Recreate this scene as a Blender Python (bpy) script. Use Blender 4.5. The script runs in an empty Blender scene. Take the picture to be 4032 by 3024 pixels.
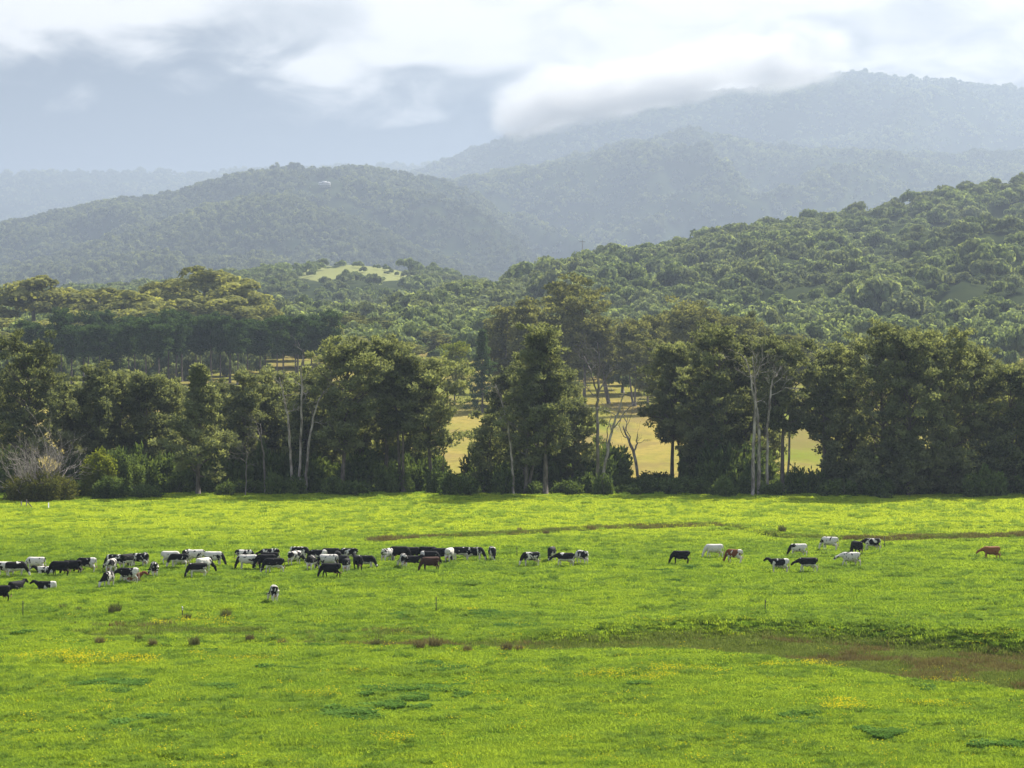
import bpy, math, random
import numpy as np
from mathutils import Vector

# ------------------------------------------------------------------ camera, sky, sun, exposure
S = bpy.context.scene
F, CX, HY, CAMH = 8629.0, 2016.0, 1430.0, 20.0      # focal length and horizon, in pixels of the photograph; lookout height in metres
cam_d = bpy.data.cameras.new('camera')
cam = bpy.data.objects.new('camera', cam_d)
S.collection.objects.link(cam)
cam.location = (0, 0, CAMH)
cam.rotation_euler = (math.radians(90), 0, 0)
cam_d.sensor_width = 36.0
cam_d.lens = 36.0 * F / 4032.0
cam_d.shift_y = -(1512.0 - HY) / 4032.0
cam_d.clip_start = 0.5
cam_d.clip_end = 40000
S.camera = cam

SUN_EL, SUN_AZ = 45.0, 36.0          # behind the hills, to the right of the view
EXPOSURE = 1.5
SKY_STRENGTH = 0.1
SUN_STRENGTH = 5.0
HAZE_DENSITY = 1.25e-4

world = bpy.data.worlds.new('World')
S.world = world
world.use_nodes = True
wn, wl = world.node_tree.nodes, world.node_tree.links
wn.clear()


def wnode(kind, **kw):
    n = wn.new(kind)
    for k, v in kw.items():
        setattr(n, k, v)
    return n


def wmath(op, a, b=None, c=None, clamp=False):
    n = wnode('ShaderNodeMath', operation=op, use_clamp=clamp)
    for i, v in enumerate((a, b, c)):
        if v is None:
            continue
        if isinstance(v, (int, float)):
            n.inputs[i].default_value = v
        else:
            wl.new(v, n.inputs[i])
    return n.outputs[0]


def wsmooth(v, lo, hi):
    n = wnode('ShaderNodeMapRange', interpolation_type='SMOOTHSTEP')
    wl.new(v, n.inputs[0])
    n.inputs[1].default_value = lo
    n.inputs[2].default_value = hi
    return n.outputs[0]


def wmix(f, a, b):
    n = wnode('ShaderNodeMix', data_type='RGBA')
    wl.new(f, n.inputs[0])
    for sock, v in ((n.inputs[6], a), (n.inputs[7], b)):
        if isinstance(v, tuple):
            sock.default_value = v
        else:
            wl.new(v, sock)
    return n.outputs[2]


def build_sky():
    sky = wnode('ShaderNodeTexSky', sky_type='NISHITA')
    sky.sun_disc = False
    sky.sun_elevation = math.radians(SUN_EL)
    sky.sun_rotation = math.radians(SUN_AZ)
    tc = wnode('ShaderNodeTexCoord')
    sep = wnode('ShaderNodeSeparateXYZ')
    wl.new(tc.outputs['Generated'], sep.inputs[0])
    x, y, z = sep.outputs

    def noise(scale, detail, sq, rough=0.55, dist=0.0, off=0.0):
        mp = wnode('ShaderNodeMapping')
        mp.inputs['Scale'].default_value = (1, 1, sq)
        mp.inputs['Location'].default_value = (off, off * 0.7, off * 1.3)
        wl.new(tc.outputs['Generated'], mp.inputs[0])
        nz = wnode('ShaderNodeTexNoise')
        nz.inputs['Scale'].default_value = scale
        nz.inputs['Detail'].default_value = detail
        nz.inputs['Roughness'].default_value = rough
        nz.inputs['Distortion'].default_value = dist
        wl.new(mp.outputs[0], nz.inputs['Vector'])
        return nz.outputs[0]

    n_big = noise(9.0, 5, 2.0, 0.5, 0.3, 1.7)
    n_mid = noise(22.0, 5, 2.2, 0.5, 0.5, 4.2)
    n_hi = noise(3.0, 6, 1.4, 0.55, 0.2, 8.0)
    az = wmath('ARCTAN2', x, y)
    # cloud base: its height above the horizon varies along the range, higher over the valley head
    g = wmath('SUBTRACT', az, -0.185)
    bump = wmath('EXPONENT', wmath('MULTIPLY', wmath('MULTIPLY', g, g), -1.0 / (2 * 0.058 ** 2)))
    base = wmath('ADD', wmath('MULTIPLY', bump, 0.026), 0.116)
    lump = wmath('ADD', wmath('MULTIPLY', wmath('SUBTRACT', n_big, 0.5), 0.075),
                 wmath('MULTIPLY', wmath('SUBTRACT', n_mid, 0.5), 0.055))
    d = wmath('ADD', wmath('SUBTRACT', z, base), lump)
    cover = wsmooth(d, -0.010, 0.018)
    # white tops and thinner grey parts of the cloud sheet
    tone = wsmooth(wmath('ADD', wmath('MULTIPLY', n_mid, 0.5), wmath('MULTIPLY', n_big, 0.7)), 0.42, 0.66)
    cloud = wmix(tone, (CLOUD_G[0], CLOUD_G[1], CLOUD_G[2], 1), (CLOUD_W[0], CLOUD_W[1], CLOUD_W[2], 1))
    under = (CLOUD_U[0], CLOUD_U[1], CLOUD_U[2], 1)
    low = wmix(cover, under, cloud)
    # higher up the sheet breaks and the open sky shows through
    opening = wmath('MULTIPLY', wsmooth(z, 0.20, 0.42), wsmooth(n_hi, 0.38, 0.52))
    col = wmix(opening, low, sky.outputs[0])
    bg = wnode('ShaderNodeBackground')
    wl.new(col, bg.inputs['Color'])
    bg.inputs['Strength'].default_value = SKY_STRENGTH
    out = wnode('ShaderNodeOutputWorld')
    wl.new(bg.outputs[0], out.inputs['Surface'])


CLOUD_W = (4.8, 4.6, 4.35)
CLOUD_G = (2.5, 2.5, 2.5)
CLOUD_U = (0.16, 0.26, 0.48)
build_sky()

to_sun = Vector((math.cos(math.radians(SUN_EL)) * math.sin(math.radians(SUN_AZ)),
                 math.cos(math.radians(SUN_EL)) * math.cos(math.radians(SUN_AZ)),
                 math.sin(math.radians(SUN_EL))))
sun_d = bpy.data.lights.new('sun', 'SUN')
sun_d.energy = SUN_STRENGTH
sun_d.angle = math.radians(0.6)
sun_d.color = (1.0, 0.94, 0.83)
sun = bpy.data.objects.new('sun', sun_d)
sun.rotation_euler = to_sun.to_track_quat('Z', 'Y').to_euler()
sun.location = (0, 0, 3000)
S.collection.objects.link(sun)

S.view_settings.view_transform = 'Standard'
S.view_settings.look = 'None'
S.view_settings.exposure = EXPOSURE
S.view_settings.gamma = 1.0
S.view_settings.use_curve_mapping = False
S.render.engine = 'CYCLES'
cy = S.cycles
cy.max_bounces = 5
cy.diffuse_bounces = 3
cy.glossy_bounces = 1
cy.transmission_bounces = 2
cy.volume_bounces = 0
cy.transparent_max_bounces = 8
cy.caustics_reflective = False
cy.caustics_refractive = False
cy.use_adaptive_sampling = True
cy.adaptive_threshold = 0.015
cy.use_denoising = True
cy.denoiser = 'OPENIMAGEDENOISE'
cy.denoising_input_passes = 'RGB_ALBEDO_NORMAL'
cy.sample_clamp_indirect = 4.0

# ------------------------------------------------------------------ helpers
COL = S.collection
LIB = bpy.data.collections.new('library')            # sources of the scattered grass and forest, never linked to the scene


def at(X, Y, d):
    """The place at depth d that the photograph shows at pixel (X, Y)."""
    return np.array([(X - CX) / F * d, d, CAMH + (HY - Y) / F * d])


def depth_on_flat(Y):
    return F * CAMH / (Y - HY)


def sstep(a, b, v):
    t = np.clip((v - a) / (b - a), 0, 1)
    return t * t * (3 - 2 * t)


def _hash(ix, iy, seed):
    h = (ix.astype(np.int64) * 374761393 + iy.astype(np.int64) * 668265263 + seed * 1442695041) & 0x7fffffff
    h = ((h ^ (h >> 13)) * 1274126177) & 0x7fffffff
    return ((h ^ (h >> 16)) & 0xffff) / 65535.0


def vnoise(x, y, seed=0):
    x = np.asarray(x, float); y = np.asarray(y, float)
    ix, iy = np.floor(x), np.floor(y)
    fx, fy = x - ix, y - iy
    fx = fx * fx * (3 - 2 * fx); fy = fy * fy * (3 - 2 * fy)
    a = _hash(ix, iy, seed); b = _hash(ix + 1, iy, seed)
    c = _hash(ix, iy + 1, seed); d = _hash(ix + 1, iy + 1, seed)
    return (a * (1 - fx) + b * fx) * (1 - fy) + (c * (1 - fx) + d * fx) * fy - 0.5


def fbm(x, y, seed=0, oct=4):
    s, amp, f = 0.0, 1.0, 1.0
    for o in range(oct):
        s = s + amp * vnoise(x * f + 17.3 * o, y * f - 9.1 * o, seed + o)
        amp *= 0.5; f *= 2.03
    return s


def np_mesh(name, V, Q, smooth=False, attrs=None, mats=(), mat_index=None):
    """A mesh of quads from arrays."""
    V = np.ascontiguousarray(V, dtype=np.float32)
    Q = np.ascontiguousarray(Q, dtype=np.int32)
    me = bpy.data.meshes.new(name)
    me.vertices.add(len(V))
    me.vertices.foreach_set('co', V.ravel())
    me.loops.add(Q.size)
    me.loops.foreach_set('vertex_index', Q.ravel())
    me.polygons.add(len(Q))
    me.polygons.foreach_set('loop_start', np.arange(len(Q), dtype=np.int32) * Q.shape[1])
    if smooth:
        me.polygons.foreach_set('use_smooth', np.ones(len(Q), dtype=bool))
    if mat_index is not None:
        me.polygons.foreach_set('material_index', np.ascontiguousarray(mat_index, dtype=np.int32))
    for k, v in (attrs or {}).items():
        a = me.attributes.new(k, 'FLOAT', 'POINT')
        a.data.foreach_set('value', np.ascontiguousarray(v, dtype=np.float32))
    for m in mats:
        me.materials.append(m)
    me.update(calc_edges=True)
    return me


def obj(name, data, parent=None, loc=(0, 0, 0), rz=0.0, scale=None):
    o = bpy.data.objects.new(name, data)
    COL.objects.link(o)
    o.location = loc
    o.rotation_euler = (0, 0, rz)
    if scale is not None:
        o.scale = scale
    if parent is not None:
        o.parent = parent
    return o


def tag(o, label=None, cat=None, group=None, kind=None):
    for k, v in (('label', label), ('category', cat), ('group', group), ('kind', kind)):
        if v:
            o[k] = v
    return o


def tube(P, R, k=6, cap=True):
    """Quads of a tapering tube along the points P."""
    P = np.asarray(P, float); R = np.asarray(R, float)
    n = len(P)
    T = np.gradient(P, axis=0)
    T /= np.linalg.norm(T, axis=1)[:, None] + 1e-9
    ref = np.where(np.abs(T[:, 2:3]) > 0.9, np.array([[1.0, 0, 0]]), np.array([[0, 0, 1.0]]))
    A = np.cross(T, ref); A /= np.linalg.norm(A, axis=1)[:, None] + 1e-9
    for i in range(1, n):
        if np.dot(A[i], A[i - 1]) < 0:
            A[i] = -A[i]
    B = np.cross(T, A)
    th = np.linspace(0, 2 * np.pi, k, endpoint=False)
    V = P[:, None, :] + R[:, None, None] * (np.cos(th)[None, :, None] * A[:, None, :] + np.sin(th)[None, :, None] * B[:, None, :])
    V = V.reshape(-1, 3)
    i = np.arange(n - 1)[:, None]; j = np.arange(k)[None, :]; j2 = (j + 1) % k
    Q = np.stack([i * k + j + 0 * i, i * k + j2, (i + 1) * k + j2, (i + 1) * k + j], -1).reshape(-1, 4)
    if cap and k == 6:
        for s in (0, (n - 1) * k):
            Q = np.vstack([Q, [[s, s + 1, s + 2, s + 3], [s, s + 3, s + 4, s + 5]]])
    return V, Q


class Mesher:
    def __init__(s):
        s.V, s.Q, s.n = [], [], 0

    def add(s, V, Q):
        s.V.append(np.asarray(V, float)); s.Q.append(np.asarray(Q) + s.n); s.n += len(V)

    def box(s, c, h, rz=0.0):
        c = np.asarray(c, float)
        v = np.array([[x, y, z] for z in (-1, 1) for y in (-1, 1) for x in (-1, 1)], float) * np.asarray(h, float)
        ca, sa = math.cos(rz), math.sin(rz)
        v = np.stack([v[:, 0] * ca - v[:, 1] * sa, v[:, 0] * sa + v[:, 1] * ca, v[:, 2]], 1) + c
        s.add(v, [[0, 2, 3, 1], [4, 5, 7, 6], [0, 1, 5, 4], [2, 6, 7, 3], [0, 4, 6, 2], [1, 3, 7, 5]])

    def mesh(s, name, **kw):
        return np_mesh(name, np.vstack(s.V), np.vstack(s.Q), **kw)


def nd(m, kind, **kw):
    n = m.node_tree.nodes.new(kind)
    for k, v in kw.items():
        setattr(n, k, v)
    return n


class Mat:
    """Small wrapper for building node materials."""

    def __init__(s, name):
        s.m = bpy.data.materials.new(name)
        s.m.use_nodes = True
        s.m.node_tree.nodes.clear()
        s.l = s.m.node_tree.links

    def n(s, kind, **kw):
        return nd(s.m, kind, **kw)

    def put(s, v, sock):
        if isinstance(v, (int, float)):
            sock.default_value = v
        elif isinstance(v, tuple):
            sock.default_value = v if len(v) == 4 or sock.type == 'VECTOR' else v + (1,)
        else:
            s.l.new(v, sock)

    def math(s, op, a, b=None, c=None, clamp=False):
        n = s.n('ShaderNodeMath', operation=op, use_clamp=clamp)
        for i, v in enumerate((a, b, c)):
            if v is not None:
                s.put(v, n.inputs[i])
        return n.outputs[0]

    def smooth(s, v, lo, hi):
        n = s.n('ShaderNodeMapRange', interpolation_type='SMOOTHSTEP')
        s.put(v, n.inputs[0]); n.inputs[1].default_value = lo; n.inputs[2].default_value = hi
        return n.outputs[0]

    def mix(s, f, a, b):
        n = s.n('ShaderNodeMix', data_type='RGBA')
        s.put(f, n.inputs[0]); s.put(a, n.inputs[6]); s.put(b, n.inputs[7])
        return n.outputs[2]

    def noise(s, vec, scale, detail=4, rough=0.55, dist=0.0):
        n = s.n('ShaderNodeTexNoise')
        if vec is not None:
            s.l.new(vec, n.inputs['Vector'])
        n.inputs['Scale'].default_value = scale; n.inputs['Detail'].default_value = detail
        n.inputs['Roughness'].default_value = rough; n.inputs['Distortion'].default_value = dist
        return n.outputs[0]

    def pos(s):
        return s.n('ShaderNodeNewGeometry').outputs['Position']

    def attr(s, name):
        n = s.n('ShaderNodeAttribute'); n.attribute_name = name
        return n.outputs['Fac']

    def random(s):
        return s.n('ShaderNodeObjectInfo').outputs['Random']

    def mapping(s, vec, scale=(1, 1, 1), loc=(0, 0, 0)):
        n = s.n('ShaderNodeMapping'); s.l.new(vec, n.inputs[0])
        n.inputs['Scale'].default_value = scale; n.inputs['Location'].default_value = loc
        return n.outputs[0]

    def leafy(s, col, trans=0.35, tcol=None):
        d = s.n('ShaderNodeBsdfDiffuse'); s.put(col, d.inputs['Color'])
        t = s.n('ShaderNodeBsdfTranslucent'); s.put(tcol if tcol is not None else col, t.inputs['Color'])
        mx = s.n('ShaderNodeMixShader'); mx.inputs[0].default_value = trans
        s.l.new(d.outputs[0], mx.inputs[1]); s.l.new(t.outputs[0], mx.inputs[2])
        return s.out(mx.outputs[0])

    def plain(s, col, rough=0.8, spec=0.2, bump=None, bump_d=0.02):
        b = s.n('ShaderNodeBsdfPrincipled')
        s.put(col, b.inputs['Base Color']); b.inputs['Roughness'].default_value = rough
        b.inputs['Specular IOR Level'].default_value = spec
        if bump is not None:
            bn = s.n('ShaderNodeBump'); bn.inputs['Strength'].default_value = 0.8; bn.inputs['Distance'].default_value = bump_d
            s.l.new(bump, bn.inputs['Height']); s.l.new(bn.outputs[0], b.inputs['Normal'])
        return s.out(b.outputs[0])

    def out(s, sh):
        o = s.n('ShaderNodeOutputMaterial'); s.l.new(sh, o.inputs['Surface'])
        return s.m


def leaf_material(name, dark, light, trans=0.35, glow=1.25, vary=0.3, stands=None):
    """Foliage: each clump and each tree has its own shade of the leaf colour."""
    m = Mat(name)
    f = m.math('ADD', m.math('MULTIPLY', m.attr('tint'), 1 - vary), m.math('MULTIPLY', m.random(), vary))
    c = m.mix(f, dark, light)
    if stands:                                        # stands of another species across the hill: (size in metres, colour, amount)
        size, grey, amount = stands
        nz = m.noise(m.pos(), 1.0 / size, 3, 0.6)
        k = m.math('MULTIPLY', m.smooth(m.math('ADD', nz, m.math('MULTIPLY', m.math('SUBTRACT', m.random(), 0.5), 0.25)), 0.44, 0.60), amount)
        c = m.mix(k, c, m.mix(f, tuple(v * 0.25 for v in grey), grey))
    t = m.n('ShaderNodeMix', data_type='RGBA', blend_type='MULTIPLY')
    t.inputs[0].default_value = 1.0
    m.l.new(c, t.inputs[6]); t.inputs[7].default_value = (1.25 * glow, 1.2 * glow, 0.6 * glow, 1)
    return m.leafy(c, trans, t.outputs[2])


def bark_material(name, a, b, scale=3.0):
    m = Mat(name)
    v = m.mapping(m.n('ShaderNodeTexCoord').outputs['Object'], (scale, scale, scale * 0.25))
    nz = m.noise(v, 1.0, 5, 0.65)
    return m.plain(m.mix(m.smooth(nz, 0.35, 0.65), a, b), 0.9, 0.1, nz, 0.05)


def scatter(name, pts, rotz, scl, idx, sources, label, cat=None):
    """One object of kind stuff: the sources instanced on points (geometry nodes)."""
    me = bpy.data.meshes.new(name)
    n = len(pts)
    me.vertices.add(n)
    me.vertices.foreach_set('co', np.ascontiguousarray(pts, dtype=np.float32).ravel())
    rot = np.zeros((n, 3), np.float32); rot[:, 2] = rotz
    scl = np.asarray(scl, np.float32)
    if scl.ndim == 1:
        scl = np.repeat(scl[:, None], 3, 1)
    for an, ty, val, key in (('rot', 'FLOAT_VECTOR', rot, 'vector'), ('scl', 'FLOAT_VECTOR', scl, 'vector')):
        a = me.attributes.new(an, ty, 'POINT'); a.data.foreach_set(key, np.ascontiguousarray(val, np.float32).ravel())
    a = me.attributes.new('pick', 'INT', 'POINT'); a.data.foreach_set('value', np.ascontiguousarray(idx, np.int32))
    o = obj(name, me)
    coll = bpy.data.collections.new(name + '_sources')
    for i, s_ in enumerate(sources):
        so = bpy.data.objects.new('%s_source_%02d' % (name, i), s_)
        coll.objects.link(so)
    ng = bpy.data.node_groups.new(name, 'GeometryNodeTree')
    ng.interface.new_socket('Geometry', in_out='INPUT', socket_type='NodeSocketGeometry')
    ng.interface.new_socket('Geometry', in_out='OUTPUT', socket_type='NodeSocketGeometry')
    N, L = ng.nodes, ng.links
    gi, go = N.new('NodeGroupInput'), N.new('NodeGroupOutput')
    ci = N.new('GeometryNodeCollectionInfo'); ci.inputs['Collection'].default_value = coll
    ci.inputs['Separate Children'].default_value = True; ci.inputs['Reset Children'].default_value = True
    ip = N.new('GeometryNodeInstanceOnPoints'); ip.inputs['Pick Instance'].default_value = True

    def named(nm, ty):
        q = N.new('GeometryNodeInputNamedAttribute'); q.data_type = ty; q.inputs['Name'].default_value = nm
        return q.outputs['Attribute']
    L.new(gi.outputs[0], ip.inputs['Points'])
    L.new(ci.outputs[0], ip.inputs['Instance'])
    L.new(named('pick', 'INT'), ip.inputs['Instance Index'])
    L.new(named('rot', 'FLOAT_VECTOR'), ip.inputs['Rotation'])
    L.new(named('scl', 'FLOAT_VECTOR'), ip.inputs['Scale'])
    L.new(ip.outputs[0], go.inputs[0])
    md = o.modifiers.new('scatter', 'NODES'); md.node_group = ng
    return tag(o, label, cat, None, 'stuff')

# ------------------------------------------------------------------ terrain shape
OS = 4032.0 / 2212.0                                  # scale of the overview the outlines were measured on


def zsmooth(v, xs, ys):
    return np.interp(v, xs, ys)


SW_X = [900, 1000, 1800, 2000, 2200, 2450, 2750, 3100, 3600, 4032, 4800]
SW_FAR = [163, 159, 159, 160.5, 163, 167.5, 169, 168.5, 164.5, 160, 150]        # top of the far bank of the old creek bed
SW_NEAR = [157, 155, 154, 152, 151.5, 152, 151.5, 148.0, 137.5, 132, 120]       # near edge
SW_DEPTH = [0, 0.25, 0.35, 0.5, 0.75, 1.05, 1.15, 1.2, 1.2, 1.2, 1.2]
D2_X = [1450, 1570, 2005, 2370, 2826, 3100, 3464, 4032, 4800]
D2_Y = [2132, 2128, 2105, 2080, 2073, 2112, 2120, 2115, 2110]
D2_D = [0, 0.4, 0.45, 0.6, 0.8, 0.9, 0.8, 0.7, 0.6]


def field_zones(x, y):
    """How far a point lies inside the old creek bed (0..1), and inside the small far ditch."""
    X = CX + F * x / np.maximum(y, 20)
    far = np.interp(X, SW_X, SW_FAR) + 1.6 * fbm(x / 9, y / 9, 31, 3)
    near = np.interp(X, SW_X, SW_NEAR) + 1.2 * fbm(x / 7, y / 7, 37, 3)
    inside = sstep(0, 1, (y - near) / 2.2) * sstep(0, 1, (far - y) / 4.5)
    inside = np.where(X < 900, 0, inside)
    c2 = F * CAMH / (np.interp(X, D2_X, D2_Y) - HY) + 2.0 * fbm(x / 12, y / 12, 41, 2)
    ditch = np.exp(-((y - c2) / 1.7) ** 2) * (X > 1450)
    return X, inside, ditch, far, near


def field_z(x, y):
    X, inside, ditch, far, near = field_zones(x, y)
    z = 0.22 * fbm(x / 30, y / 30, 3, 3) + 0.17 * fbm(x / 5.0, y / 3.6, 7, 3) + 0.13 * fbm(x / 1.7, y / 1.2, 11, 2)
    z = z - inside * np.interp(X, SW_X, SW_DEPTH) * (1 + 0.25 * fbm(x / 6, y / 4, 17, 2))
    z = z + 0.55 * np.exp(-((y - far - 1.0) / 3.0) ** 2) * sstep(1900, 2400, X) * (0.6 + fbm(x / 4, y / 2.5, 19, 3))
    z = z - ditch * np.interp(X, D2_X, D2_D)
    return z


def valley_z(x, y):
    z = np.interp(y, [330, 400, 500, 600, 750, 900, 1100, 1300, 1600, 2600], [0, 0.1, 2.2, 5.6, 14, 27, 38, 50, 62, 75])
    return z + 0.8 * fbm(x / 90, y / 90, 23, 3) * sstep(380, 520, y) + 6 * fbm(x / 300, y / 300, 29, 2) * sstep(600, 1100, y)


def ground_z(x, y):
    x = np.asarray(x, float); y = np.asarray(y, float)
    return np.where(y < 345, field_z(x, y), valley_z(x, y))


class Hill:
    def __init__(s, crest, dist, foot, zfoot, trees, seed, shape=1.0, gully=0.06, gk=(9.0, 420.0), far=1.0):
        dist = [(a, b * far) for a, b in dist]
        foot, trees, gk = foot * far, trees * far, (gk[0], gk[1] * far)
        cr = np.array(crest, float) * OS
        s.cx, s.cyy = cr[:, 0], cr[:, 1]
        ds = np.array(dist, float); s.dx, s.dd = ds[:, 0] * OS, ds[:, 1]
        s.foot, s.zfoot, s.trees, s.seed, s.shape, s.gully, s.gk = foot, zfoot, trees, seed, shape, gully, gk

    def crest(s, u):
        X = CX + F * u
        D = np.interp(X, s.dx, s.dd)
        Y = np.interp(X, s.cx, s.cyy)
        zc = CAMH + (HY - Y) / F * D - s.trees
        return D, zc

    def z(s, x, y):
        u = x / y
        D, zc = s.crest(u)
        zf = s.zfoot
        t = (y - s.foot) / (D - s.foot)
        up = np.clip(t, 0, 1)
        prof = np.where(t <= 1, up ** s.shape, 1 - ((t - 1) * 0.9) ** 2)
        z = zf + (zc - zf) * prof
        g = 1 - np.abs(fbm(u * s.gk[0] + 5, y / s.gk[1], s.seed, 4)) * 3.2
        z = z + s.gully * np.maximum(zc - zf, 30) * (g - 0.55) * np.clip(4 * up * (1 - up), 0, 1)
        z = np.where(t < 0, zf + (y - s.foot) * 0.12, z)
        return z

    def sheet(s, name, mat, u0, u1, nu=150, ny=60):
        us = np.linspace(u0, u1, nu)
        ts = np.concatenate([np.linspace(-0.12, 0.92, ny - 22), np.linspace(0.93, 1.06, 14), np.linspace(1.09, 1.3, 8)])
        D, _ = s.crest(us)
        U = np.repeat(us[None, :], ny, 0)
        Y = s.foot + ts[:, None] * (D[None, :] - s.foot)
        Xw = U * Y
        Z = s.z(Xw, Y)
        V = np.stack([Xw, Y, Z], -1).reshape(-1, 3)
        i = np.arange(ny - 1)[:, None]; j = np.arange(nu - 1)[None, :]
        Q = np.stack([i * nu + j, i * nu + j + 1, (i + 1) * nu + j + 1, (i + 1) * nu + j], -1).reshape(-1, 4)
        return tag(obj(name, np_mesh(name, V, Q, True, mats=[mat])), kind='structure')

    def points(s, rng, n, u0, u1, t0=-0.1, t1=1.06):
        u = rng.uniform(u0, u1, n)
        t = np.sqrt(rng.uniform(0, 1, n)) * (t1 - t0) + t0
        D, _ = s.crest(u)
        y = s.foot + t * (D - s.foot)
        x = u * y
        return np.stack([x, y, s.z(x, y)], 1)

    def hit(s, X, Y):
        """Where the line of sight through a pixel meets this hill."""
        u = (X - CX) / F
        D, _ = s.crest(np.array([u]))
        ys = np.linspace(s.foot, D[0], 4000)
        dz = s.z(u * ys, ys) - (CAMH + (HY - Y) / F * ys)
        k = np.argmax(dz > 0) if (dz > 0).any() else len(ys) - 1
        return np.array([u * ys[k], ys[k], s.z(u * ys[k], ys[k])])


FAR = 1.5
near_hill = Hill([(300, 800), (600, 730), (700, 700), (800, 672), (900, 645), (1000, 600), (1100, 582), (1180, 562), (1240, 545), (1300, 538), (1400, 524),
                  (1500, 502), (1600, 482), (1750, 463), (1900, 440), (2000, 415), (2120, 385), (2212, 365), (2400, 325), (2800, 300)],
                 [(300, 1250), (700, 1350), (1180, 1550), (2212, 1950), (2800, 2050)], 950, 30, 10, 101, 0.95, 0.14, (14.0, 260.0))
foothill = Hill([(-500, 680), (-100, 640), (100, 652), (250, 640), (400, 622), (520, 602), (600, 590), (680, 577), (760, 572), (830, 578), (900, 592),
                 (1000, 615), (1100, 640), (1300, 700)],
                [(-500, 1900), (1300, 2100)], 1500, 55, 0, 107, 0.8, 0.05, (12.0, 300.0))
spur = Hill([(-500, 640), (0, 568), (80, 545), (200, 515), (330, 482), (430, 445), (520, 420), (620, 410), (720, 440), (860, 500), (1000, 560), (1150, 600)],
            [(-500, 2700), (520, 3050), (1150, 2900)], 2150, 60, 12, 113, 0.9, 0.24, (9.0, 500.0), FAR)
mid_ridge = Hill([(-500, 490), (0, 470), (150, 437), (330, 418), (420, 392), (520, 365), (600, 353), (680, 350), (750, 347), (850, 355), (950, 371),
                  (1030, 408), (1090, 455), (1130, 495), (1165, 535), (1200, 572), (1400, 660)],
                 [(-500, 3500), (1400, 3700)], 2700, 70, 14, 127, 0.85, 0.32, (8.0, 700.0), FAR)
back_spur = Hill([(500, 470), (700, 430), (900, 398), (1060, 372), (1250, 325), (1400, 292), (1500, 268), (1600, 290), (1700, 312), (1800, 320),
                  (1900, 322), (2050, 325), (2212, 318), (2700, 300)],
                 [(500, 4500), (2700, 4900)], 3300, 90, 14, 131, 0.8, 0.34, (8.0, 800.0), FAR)
mountain = Hill([(600, 420), (880, 368), (950, 345), (1050, 305), (1150, 265), (1260, 235), (1400, 210), (1640, 185), (1700, 168), (1750, 155), (1840, 151), (1960, 160),
                 (2100, 172), (2212, 192), (2500, 240), (2800, 260)],
                [(600, 6000), (2800, 6400)], 4700, 250, 14, 137, 0.9, 0.34, (7.0, 900.0), FAR)
far_ridge = Hill([(-600, 372), (0, 372), (450, 370), (900, 352), (1200, 330), (1500, 330)], [(-600, 7600), (1500, 7600)], 6200, 300, 12, 139, 0.9, 0.08, far=FAR)


# ------------------------------------------------------------------ ground materials
def field_soil_material():
    m = Mat('pasture_turf')
    p = m.pos()
    a = m.noise(m.mapping(p, (1, 0.6, 1)), 0.35, 6, 0.6)
    b = m.noise(p, 2.3, 5, 0.65)
    c = m.mix(m.smooth(a, 0.35, 0.65), (0.055, 0.115, 0.010), (0.13, 0.21, 0.012))
    c = m.mix(m.smooth(b, 0.4, 0.75), c, (0.04, 0.085, 0.012))
    c = m.mix(m.math('MULTIPLY', m.attr('brown'), m.math('ADD', 0.45, m.math('MULTIPLY', a, 0.9)), None, True), c, m.mix(m.smooth(b, 0.35, 0.65), (0.11, 0.14, 0.03), (0.095, 0.09, 0.032)))
    d = m.n('ShaderNodeBsdfDiffuse'); m.l.new(c, d.inputs[0])
    return m.out(d.outputs[0])


def paddock_material():
    m = Mat('dry_paddock_grass')
    p = m.pos()
    a = m.noise(m.mapping(p, (1, 0.25, 1)), 0.02, 5, 0.6)
    b = m.noise(m.mapping(p, (1, 0.5, 1)), 0.5, 5, 0.65)
    c = m.mix(m.smooth(a, 0.42, 0.62), (0.24, 0.19, 0.055), (0.12, 0.15, 0.025))
    c = m.mix(m.math('MULTIPLY', m.smooth(b, 0.4, 0.7), 0.7), c, (0.13, 0.12, 0.035))
    e = m.noise(m.mapping(p, (1, 0.35, 1), (31, 7, 0)), 0.07, 4, 0.6)
    c = m.mix(m.math('MULTIPLY', m.smooth(e, 0.5, 0.62), 0.6), c, (0.15, 0.115, 0.05))
    d = m.n('ShaderNodeBsdfDiffuse'); m.l.new(c, d.inputs[0])
    return m.out(d.outputs[0])


def hill_material(name, grass):
    m = Mat(name)
    p = m.pos()
    b = m.noise(p, 0.02, 6, 0.7)
    c = m.mix(m.smooth(b, 0.35, 0.65), (0.018, 0.026, 0.012), (0.035, 0.045, 0.018))
    c = m.mix(m.attr('open'), c, grass) if grass else c
    d = m.n('ShaderNodeBsdfDiffuse'); m.l.new(c, d.inputs[0])
    return m.out(d.outputs[0])


M_field = field_soil_material()
M_paddock = paddock_material()
M_hill = hill_material('forest_floor', None)
M_open = hill_material('forest_floor_and_clearing', (0.17, 0.18, 0.07))

# the wide ground sheet under everything
gm = Mat('plain_earth')
gd = gm.n('ShaderNodeBsdfDiffuse')
gm.l.new(gm.mix(gm.smooth(gm.noise(gm.pos(), 0.01, 5), 0.4, 0.6), (0.05, 0.08, 0.015), (0.09, 0.10, 0.02)), gd.inputs[0])
M_ground = gm.out(gd.outputs[0])
tag(obj('ground', np_mesh('ground', [[-8000, -400, -2.5], [8000, -400, -2.5], [8000, 15400, -2.5], [-8000, 15400, -2.5]], [[0, 1, 2, 3]], mats=[M_ground])), kind='structure')


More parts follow.
